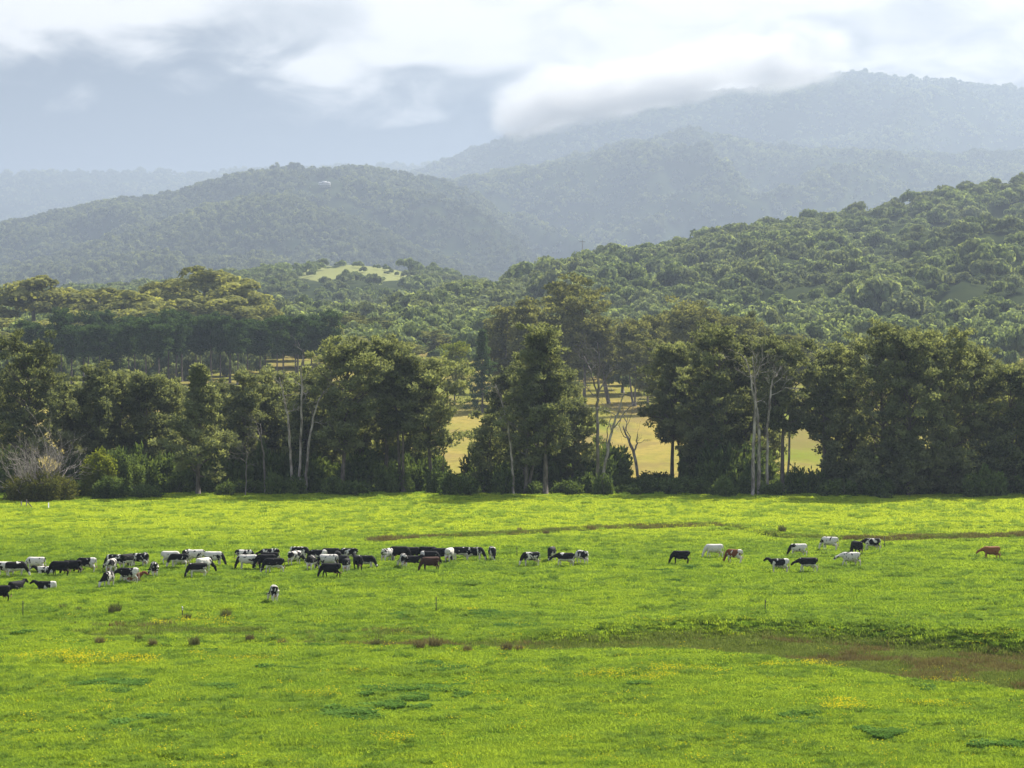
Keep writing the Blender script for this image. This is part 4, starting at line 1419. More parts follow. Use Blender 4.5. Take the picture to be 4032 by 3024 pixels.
COWS = [   # pixel x of the body's middle, pixel y of the feet, pose, heading (0 = facing right, 180 = left, 90 = away), coat, label
    (12, 2272, 'graze', 180, 'white_spots', 'white cow with black spots cut by the left edge, behind a black cow'),
    (70, 2275, 'graze_right', 30, 'black_belly', 'black cow with white belly overlapping the white spotted cow at the left edge'),
    (133, 2254, 'graze', 175, 'white_spots', 'white cow with a few small black spots near the left edge, grazing'),
    (172, 2264, 'lie', 180, 'pied_light', 'low white and black cow lying just left of the black grazing pair'),
    (228, 2274, 'graze', 172, 'black', 'front black cow of the overlapping grazing row at the left'),
    (276, 2262, 'graze_step', 180, 'black', 'black cow in the middle of the overlapping grazing row at the left'),
    (332, 2255, 'graze', 178, 'black_rump', 'black cow with white rump at the rear of the left grazing row'),
    (448, 2248, 'graze', 176, 'pied', 'black-fronted cow with white middle grazing behind the cow that faces the viewer'),
    (505, 2246, 'graze_left', 60, 'black_belly', 'dark cow seen from behind between two pied cows'),
    (540, 2239, 'graze', 178, 'pied', 'pied cow at the back of the first big cluster, broadside'),
    (572, 2236, 'graze', 95, 'pied', 'cow seen tail-on at the right end of the first big cluster'),
    (441, 2258, 'graze', 80, 'pied_light', 'small white and dark cow seen from behind, above the one facing the viewer'),
    (424, 2316, 'graze_right', -100, 'pied', 'pied cow facing the viewer with head down in the grass'),
    (496, 2301, 'low', 178, 'black_rump', 'black cow with white band and swinging tail walking left before the brown one'),
    (526, 2293, 'lie', 20, 'brown_white', 'reddish brown cow lying behind the black cow with white band'),
    (607, 2277, 'graze_left', 105, 'pied', 'pied cow seen from behind standing alone right of the first big cluster'),
    (70, 2326, 'lie', 62, 'black', 'black cow lying down with raised head near the left edge'),
    (174, 2328, 'lie', 178, 'black_rump', 'black cow with white hindquarters lying in the grass near the left edge'),
    (-14, 2378, 'graze', 185, 'black', 'hind part of a black cow cut by the left edge, nearest of the herd'),
    (680, 2230, 'graze', 5, 'white', 'plain white cow behind a black grazing cow in the second cluster'),
    (695, 2244, 'graze', 177, 'black_belly', 'black cow with white flank grazing at the left of the second cluster'),
    (738, 2224, 'graze', 80, 'black_belly', 'dark cow seen from behind, half hidden in the second cluster'),
    (780, 2227, 'graze', 4, 'white_spots', 'white cow with small spots at the back of the second cluster'),
    (808, 2261, 'graze_right', 55, 'white_dark_head', 'white cow with black head turned away, front right of the second cluster'),
    (768, 2278, 'graze', 205, 'black_belly', 'black saddle-backed cow grazing towards the viewer in front of the second cluster'),
    (850, 2238, 'graze', -8, 'white_dark_head', 'white cow with dark patches and black head grazing to the right'),
    (970, 2222, 'graze', 8, 'pied_light', 'white cow with upright black patches at the back of the third cluster'),
    (966, 2246, 'graze', 180, 'white_dark_head', 'white cow with black neck and head grazing left in the third cluster'),
    (1056, 2218, 'low', 180, 'pied', 'pied cow with raised head at the back of the third cluster'),
    (1052, 2232, 'graze', 176, 'black', 'black cow mostly hidden in the middle of the third cluster'),
    (1038, 2247, 'graze', 181, 'black', 'black cow grazing left beside the front cow of the third cluster'),
    (1070, 2261, 'graze_step', 179, 'black_belly', 'black cow with pale udder and one white foreleg, front of the third cluster'),
    (1079, 2369, 'graze_left', 102, 'pied_light', 'white and black cow seen from behind, alone nearest the viewer'),
    (1187, 2216, 'graze', -6, 'pied', 'black and white cow grazing right at the back left of the fourth cluster'),
    (1166, 2230, 'graze_right', 55, 'pied', 'pied cow seen from behind at the left end of the fourth cluster'),
    (1243, 2224, 'graze', 175, 'black_rump', 'black cow with white stripe on the hip in the fourth cluster'),
    (1228, 2248, 'graze_right', 80, 'black_belly', 'black cow seen tail-on with white hind legs in the fourth cluster'),
    (1293, 2218, 'graze', 180, 'black', 'plain black cow at the back of the fourth cluster'),
    (1283, 2242, 'graze', 183, 'white_dark_head', 'greyish white cow with black head in the middle of the fourth cluster'),
    (1329, 2232, 'graze', 100, 'black', 'black cow seen from behind right of the greyish white cow'),
    (1365, 2214, 'graze', 178, 'pied', 'belted black and white cow rising above the fourth cluster'),
    (1350, 2241, 'graze', 120, 'black', 'dark cow hidden between the belted one and the tail-on one'),
    (1366, 2259, 'graze', 85, 'black_belly', 'black cow seen tail-on with pale legs in front of the belted one'),
    (1406, 2250, 'stand', 110, 'black', 'black cow standing turned away right of the tail-on one'),
    (1448, 2243, 'graze', -12, 'black_belly', 'pied cow with heavy udder grazing right at the end of the fourth cluster'),
    (1293, 2282, 'graze_step', 178, 'black', 'glossy black cow grazing alone in front of the fourth cluster'),
    (1530, 2214, 'graze', 60, 'pied_light', 'white cow with black hip patch at the left end of the fifth cluster'),
    (1582, 2212, 'graze', -3, 'black', 'black cow with white hind legs behind the left end of the fifth cluster'),
    (1588, 2236, 'graze_left', 100, 'pied_light', 'small white and dark cow seen from behind in front of the fifth cluster'),
    (1626, 2224, 'lie', 8, 'black', 'black cow lying down in front of the fifth cluster'),
    (1628, 2210, 'graze', 4, 'black', 'black cow standing behind the lying black one'),
    (1700, 2222, 'graze', -6, 'black_rump', 'black cow with white hindquarters grazing right behind the dark brown cow'),
    (1742, 2214, 'graze', -4, 'black', 'plain black cow grazing right in the fifth cluster'),
    (1674, 2210, 'graze', 170, 'black', 'black cow at the back of the fifth cluster, mostly hidden'),
    (1772, 2213, 'graze', 75, 'white_spots', 'white cow seen from behind near the right end of the fifth cluster'),
    (1806, 2208, 'graze', 178, 'black_belly', 'black cow with white belly patch at the right end of the fifth cluster'),
    (1875, 2208, 'graze', -4, 'pied', 'boldly pied cow grazing right just beyond the fifth cluster'),
    (1940, 2209, 'graze', -80, 'pied', 'pied cow facing the viewer, last of the long herd before the gap'),
    (1686, 2251, 'graze', 200, 'dark_brown', 'dark red-brown cow grazing in front of the fifth cluster'),
    (2082, 2230, 'graze', 196, 'pied', 'pied cow grazing left beside a thin fence post in the middle'),
    (2170, 2211, 'graze', -105, 'black_belly', 'black-headed cow facing the viewer, left of the middle group of three'),
    (2216, 2228, 'low', 178, 'black_belly', 'black cow with low head in the middle group of three'),
    (2287, 2223, 'graze_left', 122, 'pied_light', 'black and white cow seen from behind at the right of the middle group'),
    (2672, 2223, 'graze', 178, 'black', 'plain black cow grazing alone left of the grey-white cow'),
    (2803, 2196, 'graze_step', 180, 'white', 'grey-white cow grazing beside the red-brown one'),
    (2884, 2215, 'graze', 150, 'brown_white', 'red-brown cow with white thigh turned away beside the grey-white cow'),
    (3135, 2187, 'graze_step', 179, 'white_dark_head', 'white spotted cow with black head grazing in the right-hand group'),
    (3260, 2163, 'graze', 150, 'white_spots', 'white speckled cow turned away at the back of the right-hand group'),
    (3425, 2166, 'low', 180, 'pied', 'black and white cow broadside at the far right of the right-hand group'),
    (3370, 2183, 'graze', 112, 'black', 'black cow turned away behind the walking white one'),
    (3340, 2226, 'walk', 180, 'white_spots', 'white cow with few black spots walking left'),
    (3060, 2251, 'stand', 180, 'black_rump', 'black cow with white rump patch and raised head, leader of the walking pair'),
    (3172, 2252, 'low', 180, 'black_belly', 'black cow following close behind the one with the white rump patch'),
    (3895, 2197, 'low', 181, 'brown', 'lone brown cow walking left near the right edge'),
]


def build_cows():
    shapes = {p: cow_mesh('cow_' + p, p) for p in ('graze', 'graze_step', 'graze_left', 'graze_right', 'stand', 'low', 'walk', 'lie')}
    rng = np.random.default_rng(90)
    for i, (X, Y, pose, hd, coat, label) in enumerate(COWS):
        d = depth_on_flat(Y)
        x = (X - CX) / F * d
        s = rng.uniform(0.97, 1.05)
        if pose == 'walk':
            s = 1.05
        rz = math.radians(hd)
        # the pixel marks the middle of the whole animal; the mesh origin lies under the barrel
        mid = 0.22
        o = obj('cow', shapes[pose], None, (x - mid * math.cos(rz), d - mid * math.sin(rz), float(field_z(np.array([x]), np.array([d]))[0])), rz, (s, s, s))
        o.material_slots[0].link = 'OBJECT'
        o.material_slots[0].material = coat_material(i + 1, coat, 0.6 if pose == 'lie' else 0.0)
        tag(o, label, 'cow', 'dairy herd grazing on the pasture')


build_cows()

# ------------------------------------------------------------------ grass
def grass_material():
    """Pasture blades; patches of yellower and deeper green grass, and rusty grass in the old creek bed."""
    m = Mat('pasture_grass')
    p = m.pos()
    big = m.noise(m.mapping(p, (0.05, 0.085, 0)), 1.0, 5, 0.6)
    mid = m.noise(m.mapping(p, (0.35, 0.6, 0)), 1.0, 4, 0.6)
    c = m.mix(m.smooth(big, 0.36, 0.62), (0.170, 0.262, 0.033), (0.238, 0.332, 0.037))
    c = m.mix(m.smooth(mid, 0.45, 0.72), c, (0.115, 0.210, 0.030))
    c = m.mix(m.math('MULTIPLY', m.smooth(m.random(), 0.35, 1.0), 0.55), c, (0.26, 0.36, 0.05))
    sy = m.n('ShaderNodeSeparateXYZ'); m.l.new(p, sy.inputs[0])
    c = m.mix(m.math('MULTIPLY', m.smooth(m.math('ADD', sy.outputs[1], m.math('MULTIPLY', big, 40.0)), 250.0, 300.0), 0.8), c, (0.37, 0.45, 0.05))  # far strip turned bright lime: its sunlight is put into the blade colour
    t = m.n('ShaderNodeMix', data_type='RGBA', blend_type='MULTIPLY'); t.inputs[0].default_value = 1
    m.l.new(c, t.inputs[6]); t.inputs[7].default_value = (1.35, 1.25, 0.7, 1)
    return m.leafy(c, 0.48, t.outputs[2])


def simple_blades(name, a, b, trans=0.3):
    m = Mat(name)
    return m.leafy(m.mix(m.random(), a, b), trans)


def tuft(name, seed, n, radius, h, w, mat, droop=0.5, flat=0.0):
    """A patch of bent blades, two quads each."""
    rng = np.random.default_rng(seed)
    r = radius * np.sqrt(rng.uniform(0, 1, n)); a = rng.uniform(0, 6.28, n)
    P = np.stack([r * np.cos(a), r * np.sin(a), np.full(n, -0.04)], 1)
    b = rng.uniform(0, 6.28, n)
    L = np.stack([np.cos(b), np.sin(b), np.zeros(n)], 1)
    hh = h * rng.uniform(0.55, 1.25, n)
    le = hh * droop * rng.uniform(0.3, 1.3, n)
    M1 = P + L * (le * 0.35)[:, None] + np.array([0, 0, 1]) * (hh * 0.62)[:, None]
    T = P + L * le[:, None] + np.array([0, 0, 1]) * (hh * (1 - flat))[:, None]
    S_ = np.stack([-L[:, 1], L[:, 0], np.zeros(n)], 1) * (w * rng.uniform(0.7, 1.3, n))[:, None] * 0.5
    V = np.stack([P - S_, P + S_, M1 + S_ * 0.9, M1 - S_ * 0.9, T + S_ * 0.15, T - S_ * 0.15], 1).reshape(-1, 3)
    k = np.arange(n)[:, None] * 6
    Q = np.vstack([k + np.array([0, 1, 2, 3]), k + np.array([3, 2, 4, 5])])
    return np_mesh(name, V, Q, False, None, [mat])


def sprinkle(rng, n, y0, y1, u0=-0.30, u1=0.30):
    """Points over the pasture, thinning with depth so that they look evenly dense from the lookout."""
    y = np.exp(rng.uniform(math.log(y0), math.log(y1), n))
    x = rng.uniform(u0, u1, n) * y
    return x, y


def build_grass():
    rng = np.random.default_rng(91)
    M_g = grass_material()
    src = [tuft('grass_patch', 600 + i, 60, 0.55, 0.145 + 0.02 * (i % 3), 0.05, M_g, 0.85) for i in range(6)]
    x, y = sprinkle(rng, 120000, 92, 334, -0.255, 0.255)
    X, inside, ditch, far, near = field_zones(x, y)
    keep = rng.uniform(0, 1, len(x)) > sstep(0.45, 0.98, inside) * np.interp(X, [1000, 2400], [0.35, 0.55]) * np.interp(X, [3000, 3600], [1.0, 1.45]) + ditch * 0.5
    x, y = x[keep], y[keep]
    s = np.interp(y, [92, 334], [0.75, 1.7]) * rng.uniform(0.7, 1.3, len(x))
    tall = 1 + 1.1 * np.clip(fbm(x / 2.2, y / 1.6, 51, 3), -0.5, 1)
    sz = np.interp(y, [92, 334], [0.8, 1.15]) * rng.uniform(0.75, 1.25, len(x)) * tall
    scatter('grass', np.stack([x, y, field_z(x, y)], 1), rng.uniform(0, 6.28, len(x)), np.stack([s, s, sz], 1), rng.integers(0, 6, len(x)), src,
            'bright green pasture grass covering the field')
    # ranker tufts stand out of the sward in drifts
    M_t = Mat('rank_grass')
    tn = M_t.noise(M_t.mapping(M_t.pos(), (0.5, 0.8, 0)), 1.0, 3)
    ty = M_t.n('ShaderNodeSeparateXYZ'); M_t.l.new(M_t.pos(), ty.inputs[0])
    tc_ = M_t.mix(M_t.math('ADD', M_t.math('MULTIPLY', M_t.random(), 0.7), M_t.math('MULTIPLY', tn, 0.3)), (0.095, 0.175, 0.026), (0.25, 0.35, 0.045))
    M_t = M_t.leafy(M_t.mix(M_t.math('MULTIPLY', M_t.smooth(ty.outputs[1], 225.0, 280.0), 0.7), tc_, (0.29, 0.39, 0.045)), 0.4)  # same painted sunlight on the tufts of the far strip
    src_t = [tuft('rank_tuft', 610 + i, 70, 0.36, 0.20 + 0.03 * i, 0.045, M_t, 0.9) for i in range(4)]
    x, y = sprinkle(rng, 42000, 92, 334, -0.255, 0.255)
    X, inside, ditch, far, near = field_zones(x, y)
    keep = (fbm(x / 3.5, y / 2.2, 55, 4) + 0.5 * fbm(x / 18, y / 14, 57, 2) > 0.02) & (inside < 0.5)
    x, y = x[keep], y[keep]
    s = np.interp(y, [92, 334], [0.7, 1.5]) * rng.uniform(0.6, 1.4, len(x))
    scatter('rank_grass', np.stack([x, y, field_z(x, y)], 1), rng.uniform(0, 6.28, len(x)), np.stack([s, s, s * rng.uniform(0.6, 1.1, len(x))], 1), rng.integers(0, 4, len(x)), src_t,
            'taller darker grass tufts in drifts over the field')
    # a fringe of long grass along both lips of the old creek bed
    x, y = sprinkle(rng, 60000, 118, 178, -0.1, 0.255)
    X, inside, ditch, far, near = field_zones(x, y)
    keep = (np.abs(inside - 0.30) < 0.28) & (inside > 0.02) & (X > 1300) & (rng.uniform(0, 1, len(x)) < 0.28)
    x, y = x[keep], y[keep]
    s = rng.uniform(0.5, 1.1, len(x))
    scatter('bank_grass', np.stack([x, y, field_z(x, y)], 1), rng.uniform(0, 6.28, len(x)), np.stack([s, s, s * rng.uniform(0.6, 1.2, len(x))], 1), rng.integers(0, 4, len(x)), src_t,
            'long green grass hanging over the banks of the old creek bed')
    # rank grass on the banks and rusty grass on the floor of the old creek bed and the ditch
    M_b = simple_blades('rusty_grass', (0.15, 0.11, 0.042), (0.21, 0.19, 0.06), 0.25)
    M_o = simple_blades('olive_grass', (0.12, 0.165, 0.028), (0.205, 0.245, 0.05), 0.35)
    src_b = [tuft('rusty_tuft', 620 + i, 46, 0.5, 0.34, 0.04, M_b, 0.5) for i in range(3)]
    src_o = [tuft('olive_tuft', 630 + i, 50, 0.45, 0.27, 0.045, M_o, 0.6) for i in range(3)]
    x, y = sprinkle(rng, 170000, 118, 275, -0.27, 0.27)
    X, inside, ditch, far, near = field_zones(x, y)
    ditch = field_zones(x, y - 1.4)[2]
    foot = np.exp(-((y - (far - 4.6)) / 1.6) ** 2) * (X > 1700)
    rust = fbm(x / 5, y / 3.0, 61, 4) - 0.10 + 0.34 * foot + 0.6 * ditch + np.interp(X, [1700, 2000, 3000, 3500], [0.0, -0.22, -0.18, 0.18])
    zone = np.clip(sstep(0.35, 1.0, inside) + ditch * 2.0, 0, 1) * np.interp(X, [900, 1500], [0.5, 1.0])
    # a rusty, flowery strip continues the creek bed to the left
    strip = np.exp(-((y - (163 + 3 * fbm(x / 15, y / 15, 63, 2))) / 2.6) ** 2) * (X < 1700)
    zone = np.clip(zone + 0.42 * strip * sstep(0.0, 0.28, fbm(x / 7, y / 2.6, 67, 3)), 0, 1)
    keep = rng.uniform(0, 1, len(x)) < zone
    rust = rust - 0.5 * (rng.uniform(0, 1, len(x)) - 0.5)
    b = keep & (rust > 0.40)
    o_ = keep & (rust <= 0.40)
    for nm, sel, so, lab in (('rusty_grass', b, src_b, 'rusty brown grass along the old creek bed and ditch'), ('olive_grass', o_, src_o, 'olive marsh grass on the floor of the old creek bed')):
        n = int(sel.sum())
        scatter(nm, np.stack([x[sel], y[sel], field_z(x[sel], y[sel])], 1), rng.uniform(0, 6.28, n), rng.uniform(0.8, 1.4, n), rng.integers(0, 3, n), so, lab)
    # dark broad-leaved clover mats
    M_c = simple_blades('clover', (0.075, 0.155, 0.026), (0.12, 0.22, 0.04), 0.3)
    src_c = [tuft('clover_patch', 640 + i, 80, 0.5, 0.20, 0.10, M_c, 1.0, 0.35) for i in range(3)]
    x, y = sprinkle(rng, 90000, 100, 215, -0.25, 0.25)
    f = fbm(x / 5.0, y / 3.2, 71, 4) + 0.35 * fbm(x / 22, y / 22, 73, 2)
    cl = np.zeros(len(x))
    for (ox, oy, rx, ry) in ((235, 1492, 3.2, 2.2), (290, 1565, 1.6, 0.9), (330, 1560, 1.5, 0.9), (950, 1440, 3.0, 2.5), (900, 1500, 5, 5), (840, 1560, 4, 3), (1440, 1556, 3.0, 0.9), (1530, 1570, 2.2, 0.8),
                             (1900, 1590, 3.5, 1.6), (2190, 1612, 2.2, 1.0), (100, 1636, 1.8, 0.9), (530, 1485, 3.5, 1.2), (620, 1632, 2.6, 0.7), (300, 1590, 1.8, 0.8), (1640, 1478, 1.4, .6),
                             (1700, 1560, 4, 1.4), (1350, 1480, 3, 1.2), (1030, 1325, 2, 1.2), (990, 1348, 2, 1), (1090, 1330, 2, 1), (1150, 1350, 2.4, 1.2), (480, 1410, 4, 1.2), (720, 1395, 5, 1.4), (1800, 1610, 3, .8)):
        d = depth_on_flat(oy * OS); xx = (ox * OS - CX) / F * d
        cl = np.maximum(cl, np.exp(-(((x - xx) / rx) ** 2 + ((y - d) / (ry * 1.6)) ** 2)))
    X, inside, *_ = field_zones(x, y)
    keep = ((f + 0.80 * cl * (0.7 + fbm(x, y, 75, 2))) > 0.66) & (inside < 0.3) & (rng.uniform(0, 1, len(x)) < 0.33)
    n = int(keep.sum())
    scatter('clover', np.stack([x[keep], y[keep], field_z(x[keep], y[keep]) + 0.05], 1), rng.uniform(0, 6.28, n), rng.uniform(0.8, 1.3, n), rng.integers(0, 3, n), src_c,
            'dark green clover mats spread through the pasture')
    # yellow flowers
    M_y = Mat('yellow_petals'); M_y = M_y.leafy((0.62, 0.52, 0.02), 0.3)
    fl = []
    for i in range(3):
        r2 = np.random.default_rng(650 + i)
        ms = Mesher()
        for _ in range(12):
            a, r = r2.uniform(0, 6.28), 0.5 * math.sqrt(r2.uniform())
            c = np.array([r * math.cos(a), r * math.sin(a), r2.uniform(0.2, 0.34)])
            N = np.array([r2.normal(0, .4), r2.normal(0, .4) - 0.5, 1.0]); N /= np.linalg.norm(N)
            D = np.cross(N, [1, 0.2, 0]); D /= np.linalg.norm(D); B = np.cross(N, D)
            q = 0.032
            ms.add(np.array([c - D * q, c + B * q, c + D * q, c - B * q]), [[0, 1, 2, 3]])
        fl.append(ms.mesh('flower_heads', mats=[M_y]))
    x, y = sprinkle(rng, 60000, 100, 176, -0.25, 0.25)
    f = fbm(x / 6.0, y / 4.0, 81, 4) * 0.9 + 0.25 * fbm(x / 1.5, y / 1.5, 83, 2)
    cl = np.zeros(len(x))
    for (ox, oy, rx, ry) in ((400, 1358, 5, 2.2), (500, 1350, 4, 2), (320, 1368, 4, 2), (230, 1425, 4.0, 1.6), (160, 1420, 3, 1.2), (300, 1428, 2.5, 1.2), (520, 1432, 3, 1), (1150, 1463, 3, 1.3), (1090, 1463, 2, 1),
                             (1370, 1470, 4.5, 1.0), (1480, 1452, 3, 1), (1700, 1442, 4, 0.7), (1440, 1514, 2, 1.0), (1830, 1538, 4.2, 1.3), (1650, 1405, 3, 0.6), (1250, 1408, 5, .6), (1950, 1450, 3, 1.2), (2050, 1530, 4, 1.0)):
        d = depth_on_flat(oy * OS); xx = (ox * OS - CX) / F * d
        cl = np.maximum(cl, np.exp(-(((x - xx) / rx) ** 2 + ((y - d) / (ry * 1.8)) ** 2)))
    keep = ((f + 0.55 * cl > 0.50) & (rng.uniform(0, 1, len(x)) < 0.30)) | (rng.uniform(0, 1, len(x)) < 0.006)
    n = int(keep.sum())
    scatter('yellow_flowers', np.stack([x[keep], y[keep], field_z(x[keep], y[keep])], 1), rng.uniform(0, 6.28, n), rng.uniform(0.8, 1.4, n), rng.integers(0, 3, n), fl,
            'small yellow flowers in drifts across the near pasture')


def build_tussocks():
    M_r = simple_blades('rush_blades', (0.075, 0.082, 0.03), (0.14, 0.14, 0.05), 0.25)
    M_d = simple_blades('dry_rush_blades', (0.13, 0.105, 0.045), (0.20, 0.17, 0.07), 0.2)
    rows = [(248, 1328, 1.3, 0), (487, 1333, 1.1, 0), (405, 1340, .8, 0), (170, 1322, .6, 0), (135, 1318, .7, 0), (216, 1388, .9, 1), (300, 1385, .7, 0), (330, 1392, .8, 1), (420, 1392, 1.0, 0), (812, 1396, 1.1, 0),
            (905, 1402, 1.0, 1), (940, 1400, 1.1, 1), (1010, 1408, .8, 1), (1095, 1408, 1.0, 1), (1122, 1408, .8, 1), (1240, 1398, .9, 1), (1500, 1392, 1.1, 1), (1780, 1388, 1.0, 1), (1830, 1392, .9, 1), (1960, 1400, 1.0, 1),
            (2050, 1440, 1.0, 1), (1870, 1440, .8, 1), (2150, 1470, .9, 1), (540, 1382, .8, 1), (610, 1386, .7, 1), (1180, 1156, 0.9, 1), (1122, 1146, 0.8, 1), (1450, 1142, .8, 0), (1560, 1142, .9, 1), (1690, 1150, 1.2, 0), (2140, 1163, 1.0, 1)]
    rows.sort()
    kinds = [tuft('blades', 700 + i, 150, 0.42, 0.75, 0.035, M_d if i % 2 else M_r, 0.45) for i in range(4)]
    for n, (ox, oy, s, dry) in enumerate(rows):
        d = depth_on_flat(oy * OS); x = (ox * OS - CX) / F * d
        z = float(field_z(np.array([x]), np.array([d]))[0])
        s = s * 0.8
        o = obj('rush_tussock', kinds[(n % 2) * 2 + dry], None, (x, d, z), n * 1.3, (s * 1.2, s * 1.2, s))
        tag(o, '%s upright rush tussock on the pasture, %s tussock from the left' % ('rusty brown' if dry else 'dark olive', ordinal(n + 1)), 'tussock', 'rush tussocks on the pasture')


# ------------------------------------------------------------------ fence posts, house, poles
def build_small_things():
    steel = Mat('dark_post'); M_post = steel.plain((0.03, 0.03, 0.028), 0.7, 0.3)
    wp = Mat('white_paint'); M_white = wp.plain((0.75, 0.74, 0.72), 0.6, 0.3)
    G = 'thin steel fence posts on the pasture'
    for (X, Y, top, cap, label) in ((90, 2434, 2372, 0, 'thin dark steel fence post nearest the left edge'), (718, 2440, 2392, 1, 'thin dark steel fence post with white cap left of the lone front cow'),
                                    (1717, 2412, 2350, 0, 'thin dark steel fence post below the dark red-brown cow'), (3013, 2422, 2366, 0, 'thin dark steel fence post above the bank of the old creek bed'),
                                    (2035, 2196, 2156, 0, 'thin dark steel fence post beside the pied cow in the middle'), (3483, 2154, 2108, 0, 'thin dark steel fence post right of the broadside cow at far right')):
        d = depth_on_flat(Y); x = (X - CX) / F * d
        z = float(field_z(np.array([x]), np.array([d]))[0])
        h = (Y - top) / F * d
        root = obj('fence_post', None, None, (x, d, z))
        tag(root, label, 'post', G)
        ms = Mesher()                                      # a star picket: three ribs
        for k in range(3):
            a = k * 2.094
            ms.box((0.018 * math.cos(a), 0.018 * math.sin(a), h / 2 - 0.15), (0.02, 0.006, h / 2 + 0.15), a)
        obj('picket', ms.mesh('picket', mats=[M_post]), root)
        c = Mesher(); V, Q = tube(np.array([[0, 0, h], [0, 0, h + 0.05]]), np.array([0.045, 0.04]), 6)
        c.add(V, Q); obj('cap', c.mesh('cap', mats=[M_white if cap else M_post]), root)
        for zz in ((0.9,) if not cap else (0.95, 0.8)):
            c = Mesher(); c.box((0.03, -0.05, h * zz), (0.03, 0.03, 0.035)); obj('insulator', c.mesh('insulator', mats=[M_white if cap else M_post]), root)
    # short white post and a small strainer stay by the half-bare bush
    for (X, Y, h, label) in ((191, 2002, 0.85, 'short white post at the grass edge right of the half-bare bush'), (1716, 1700, 2.2, 'pale post in the golden paddock seen through the gap')):
        d = depth_on_flat(Y) if Y > 1900 else 500.0
        x = (X - CX) / F * d
        z = float(ground_z(np.array([x]), np.array([d]))[0])
        V, Q = tube(np.array([[0, 0, -0.2], [0, 0, h], [0, 0, h + 0.04]]), np.array([0.08, 0.075, 0.03]), 6)
        tag(obj('white_post', np_mesh('white_post', V, Q, mats=[M_white]), None, (x, d, z)), label, 'post')
    d = depth_on_flat(1998); x = (104 - CX) / F * d
    root = obj('strainer_fence_end', None, None, (x, d, 0)); tag(root, 'small grey wooden fence end in front of the half-bare bush', 'fence')
    for a, b, nm in (((0, 0, -0.2), (0, 0, 1.1), 'post'), ((0, 0, 0.95), (0.8, 0, 0.0), 'brace'), ((-.7, 0, -0.2), (-.7, 0, 0.9), 'post')):
        V, Q = tube(np.array([a, b]), np.array([.08, .07]), 6); obj(nm, np_mesh(nm, V, Q, mats=[M_grey]), root)
    # power pole on the hill
    p = near_hill.hit(2293, 1000)
    root = obj('power_pole', None, None, (p[0], p[1], p[2])); tag(root, 'thin power pole with crossarm on the crest of the nearer hill', 'pole')
    H = CAMH + (HY - 945) / F * p[1] - p[2]
    V, Q = tube(np.array([[0, 0, -1], [0, 0, H]]), np.array([.28, .2]), 6); obj('pole', np_mesh('pole', V, Q, mats=[M_bark]), root)
    ms = Mesher(); ms.box((0, 0, H - 1.2), (2.2, 0.15, 0.15)); obj('crossarm', ms.mesh('crossarm', mats=[M_bark]), root)
    # light pole among the left trees
    d = 470.0; x = (259 - CX) / F * d; z = float(ground_z(np.array([x]), np.array([d]))[0])
    root = obj('timber_pole', None, None, (x, d, z)); tag(root, 'pale timber pole half hidden by the left she-oaks', 'pole')
    V, Q = tube(np.array([[0, 0, -0.5], [0, 0, 13.0]]), np.array([.17, .12]), 6); obj('pole', np_mesh('pole', V, Q, mats=[M_pale]), root)
    ms = Mesher(); ms.box((0, 0, 12.3), (1.1, 0.08, 0.08)); obj('crossarm', ms.mesh('crossarm', mats=[M_pale]), root)
    build_house(M_white)


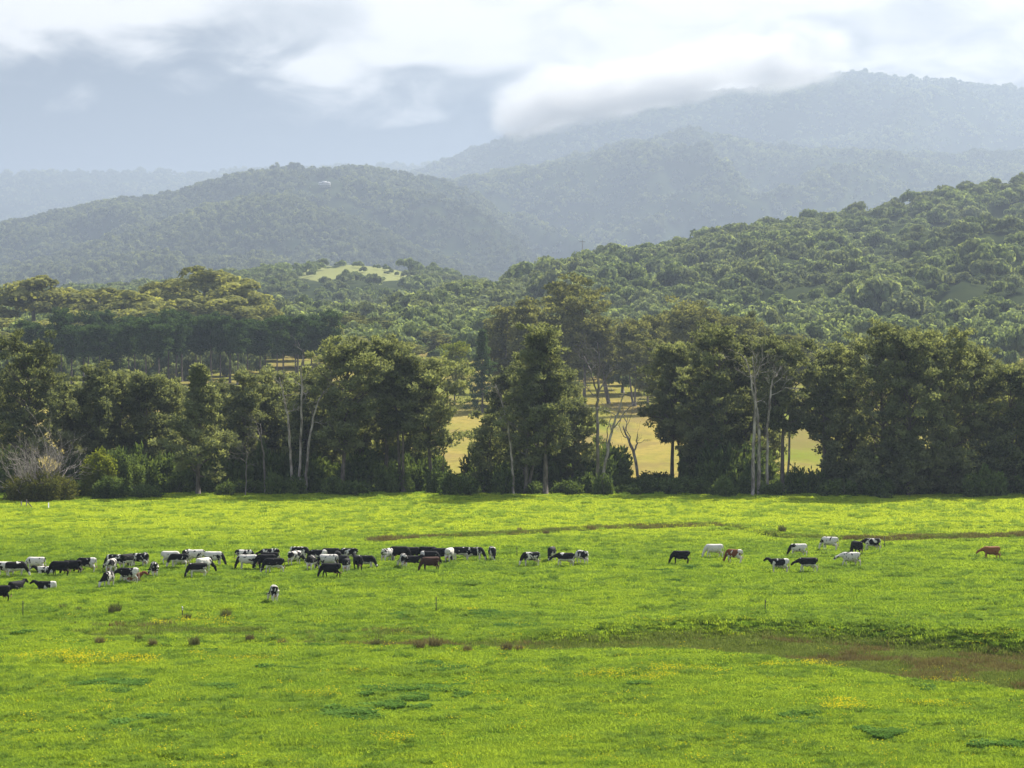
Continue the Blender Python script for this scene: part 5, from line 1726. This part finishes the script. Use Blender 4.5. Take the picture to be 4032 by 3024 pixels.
def build_house(M_white):
    rf = Mat('pale_iron_roof'); M_roof = rf.plain(rf.mix(rf.smooth(rf.noise(rf.pos(), 0.6, 3), 0.4, 0.6), (0.40, 0.41, 0.42), (0.32, 0.33, 0.34)), 0.5, 0.4)
    wm = Mat('weatherboard'); M_wall = wm.plain((0.42, 0.40, 0.37), 0.8)
    gl = Mat('window_glass'); M_glass = gl.plain((0.03, 0.04, 0.05), 0.1, 0.6)
    root = obj('house', None, None, tuple(HP + np.array([0, -6, 6.5])))
    tag(root, 'white-roofed homestead with verandah alone on the wooded ridge', 'house')
    W, D, H = 12.0, 6.0, 3.2
    w = Mesher(); w.box((0, 0, H / 2 - 3), (W, D, H / 2 + 3)); obj('wall', w.mesh('wall', mats=[M_wall]), root)

    def hip(name, cx, cy, hw, hd, z0, rise, mat, ridge):
        V = [[cx - hw, cy - hd, z0], [cx + hw, cy - hd, z0], [cx + hw, cy + hd, z0], [cx - hw, cy + hd, z0],
             [cx - hw * ridge, cy - 0.3, z0 + rise], [cx + hw * ridge, cy - 0.3, z0 + rise], [cx + hw * ridge, cy + 0.3, z0 + rise], [cx - hw * ridge, cy + 0.3, z0 + rise]]
        return obj(name, np_mesh(name, V, [[0, 1, 5, 4], [1, 2, 6, 5], [2, 3, 7, 6], [3, 0, 4, 7], [4, 5, 6, 7], [3, 2, 1, 0]], mats=[mat]), root)
    r = hip('roof', -1.5, 0.5, 9.0, 6.6, H + 0.4, 4.0, M_roof, 0.45)
    ms = Mesher(); ms.box((-4, 0.5, H + 4.2), (0.5, 0.5, 1.2)); obj('chimney', ms.mesh('chimney', mats=[M_wall]), r)
    hip('side_roof', 8.0, 0.0, 5.2, 5.0, H + 0.2, 2.6, M_roof, 0.4)
    hip('side_roof', -11.0, 0.0, 3.6, 4.6, H + 0.1, 2.2, M_roof, 0.3)
    v = Mesher(); v.add(np.array([[-13.5, -D - 3, H - 0.7], [13.5, -D - 3, H - 0.7], [13.5, -D + 0.05, H + 0.15], [-13.5, -D + 0.05, H + 0.15],
                                  [-13.5, -D - 3, H - 0.85], [13.5, -D - 3, H - 0.85], [13.5, -D + 0.05, H], [-13.5, -D + 0.05, H]]),
                        [[0, 1, 2, 3], [7, 6, 5, 4], [0, 4, 5, 1], [1, 5, 6, 2], [2, 6, 7, 3], [3, 7, 4, 0]])
    obj('verandah_roof', v.mesh('verandah_roof', mats=[M_roof]), root)
    dk = Mesher(); dk.box((0, -D - 1.6, -0.6), (13.4, 1.55, 0.55)); obj('verandah_deck', dk.mesh('verandah_deck', mats=[M_white]), root)
    pm = Mesher(); pm.box((0, 0, 1.2), (0.14, 0.14, 1.25)); pme = pm.mesh('verandah_post', mats=[M_white])
    for k in range(9):
        obj('verandah_post', pme, root, (-13 + k * 3.25, -D - 2.8, 0))
    wme = Mesher(); wme.box((0, 0, 0), (0.9, 0.05, 0.75)); wme = wme.mesh('window', mats=[M_glass])
    fr = Mesher()
    for c, h in (((-.98, -.03, 0), (.08, .07, .9)), ((.98, -.03, 0), (.08, .07, .9)), ((0, -.03, .83), (.9, .07, .08)), ((0, -.03, -.83), (.9, .07, .08))):
        fr.box(c, h)
    fme = fr.mesh('frame', mats=[M_white])
    for xk in (-9, -5.5, 3, 6.5, 10):
        wo = obj('window', wme, root, (xk, -D - 0.03, 1.5)); obj('frame', fme, wo)
    ds_ = Mesher(); ds_.box((-1.2, -D - 0.03, 1.1), (0.6, 0.05, 1.1)); dd_ = ds_.mesh('door', mats=[M_wall]); obj('door', dd_, root)


# woodland on the rise behind the paddock
def build_woodland():
    rng = np.random.default_rng(95)
    src = [forest_source('wood_tree_shape', 800 + i, 1.0, 1.0, 14, 66, 0.19, M_hilltree, False, 0.1) for i in range(5)]
    n = 1500
    u = rng.uniform(-0.29, 0.29, n); y = rng.uniform(790, 1250, n)
    Xo = (CX + F * u) / OS
    P = np.stack([u * y, y, valley_z(u * y, y) - 0.4], 1)
    R = rng.uniform(4.5, 9, n); H = R * rng.uniform(1.1, 1.6, n)
    scatter('woodland', P, rng.uniform(0, 6.28, n), np.stack([R, R, H], 1), rng.integers(0, 5, n), src, 'olive woodland on the rise behind the paddock')
    n = 620
    u = np.concatenate([rng.uniform(-0.29, -0.115, 300), rng.uniform(-0.005, 0.29, 320)]); y = np.concatenate([rng.uniform(750, 810, 300), rng.uniform(655, 790, 320)])
    P = np.stack([u * y, y, valley_z(u * y, y) - 0.3], 1)
    R = rng.uniform(2.5, 5, n); H = rng.uniform(3, 9, n)
    scatter('understorey', P, rng.uniform(0, 6.28, n), np.stack([R, R, H], 1), rng.integers(0, 5, n), src, 'dark understorey among the pine and gum trunks')


build_woodland()
build_small_things()
build_tussocks()
build_grass()
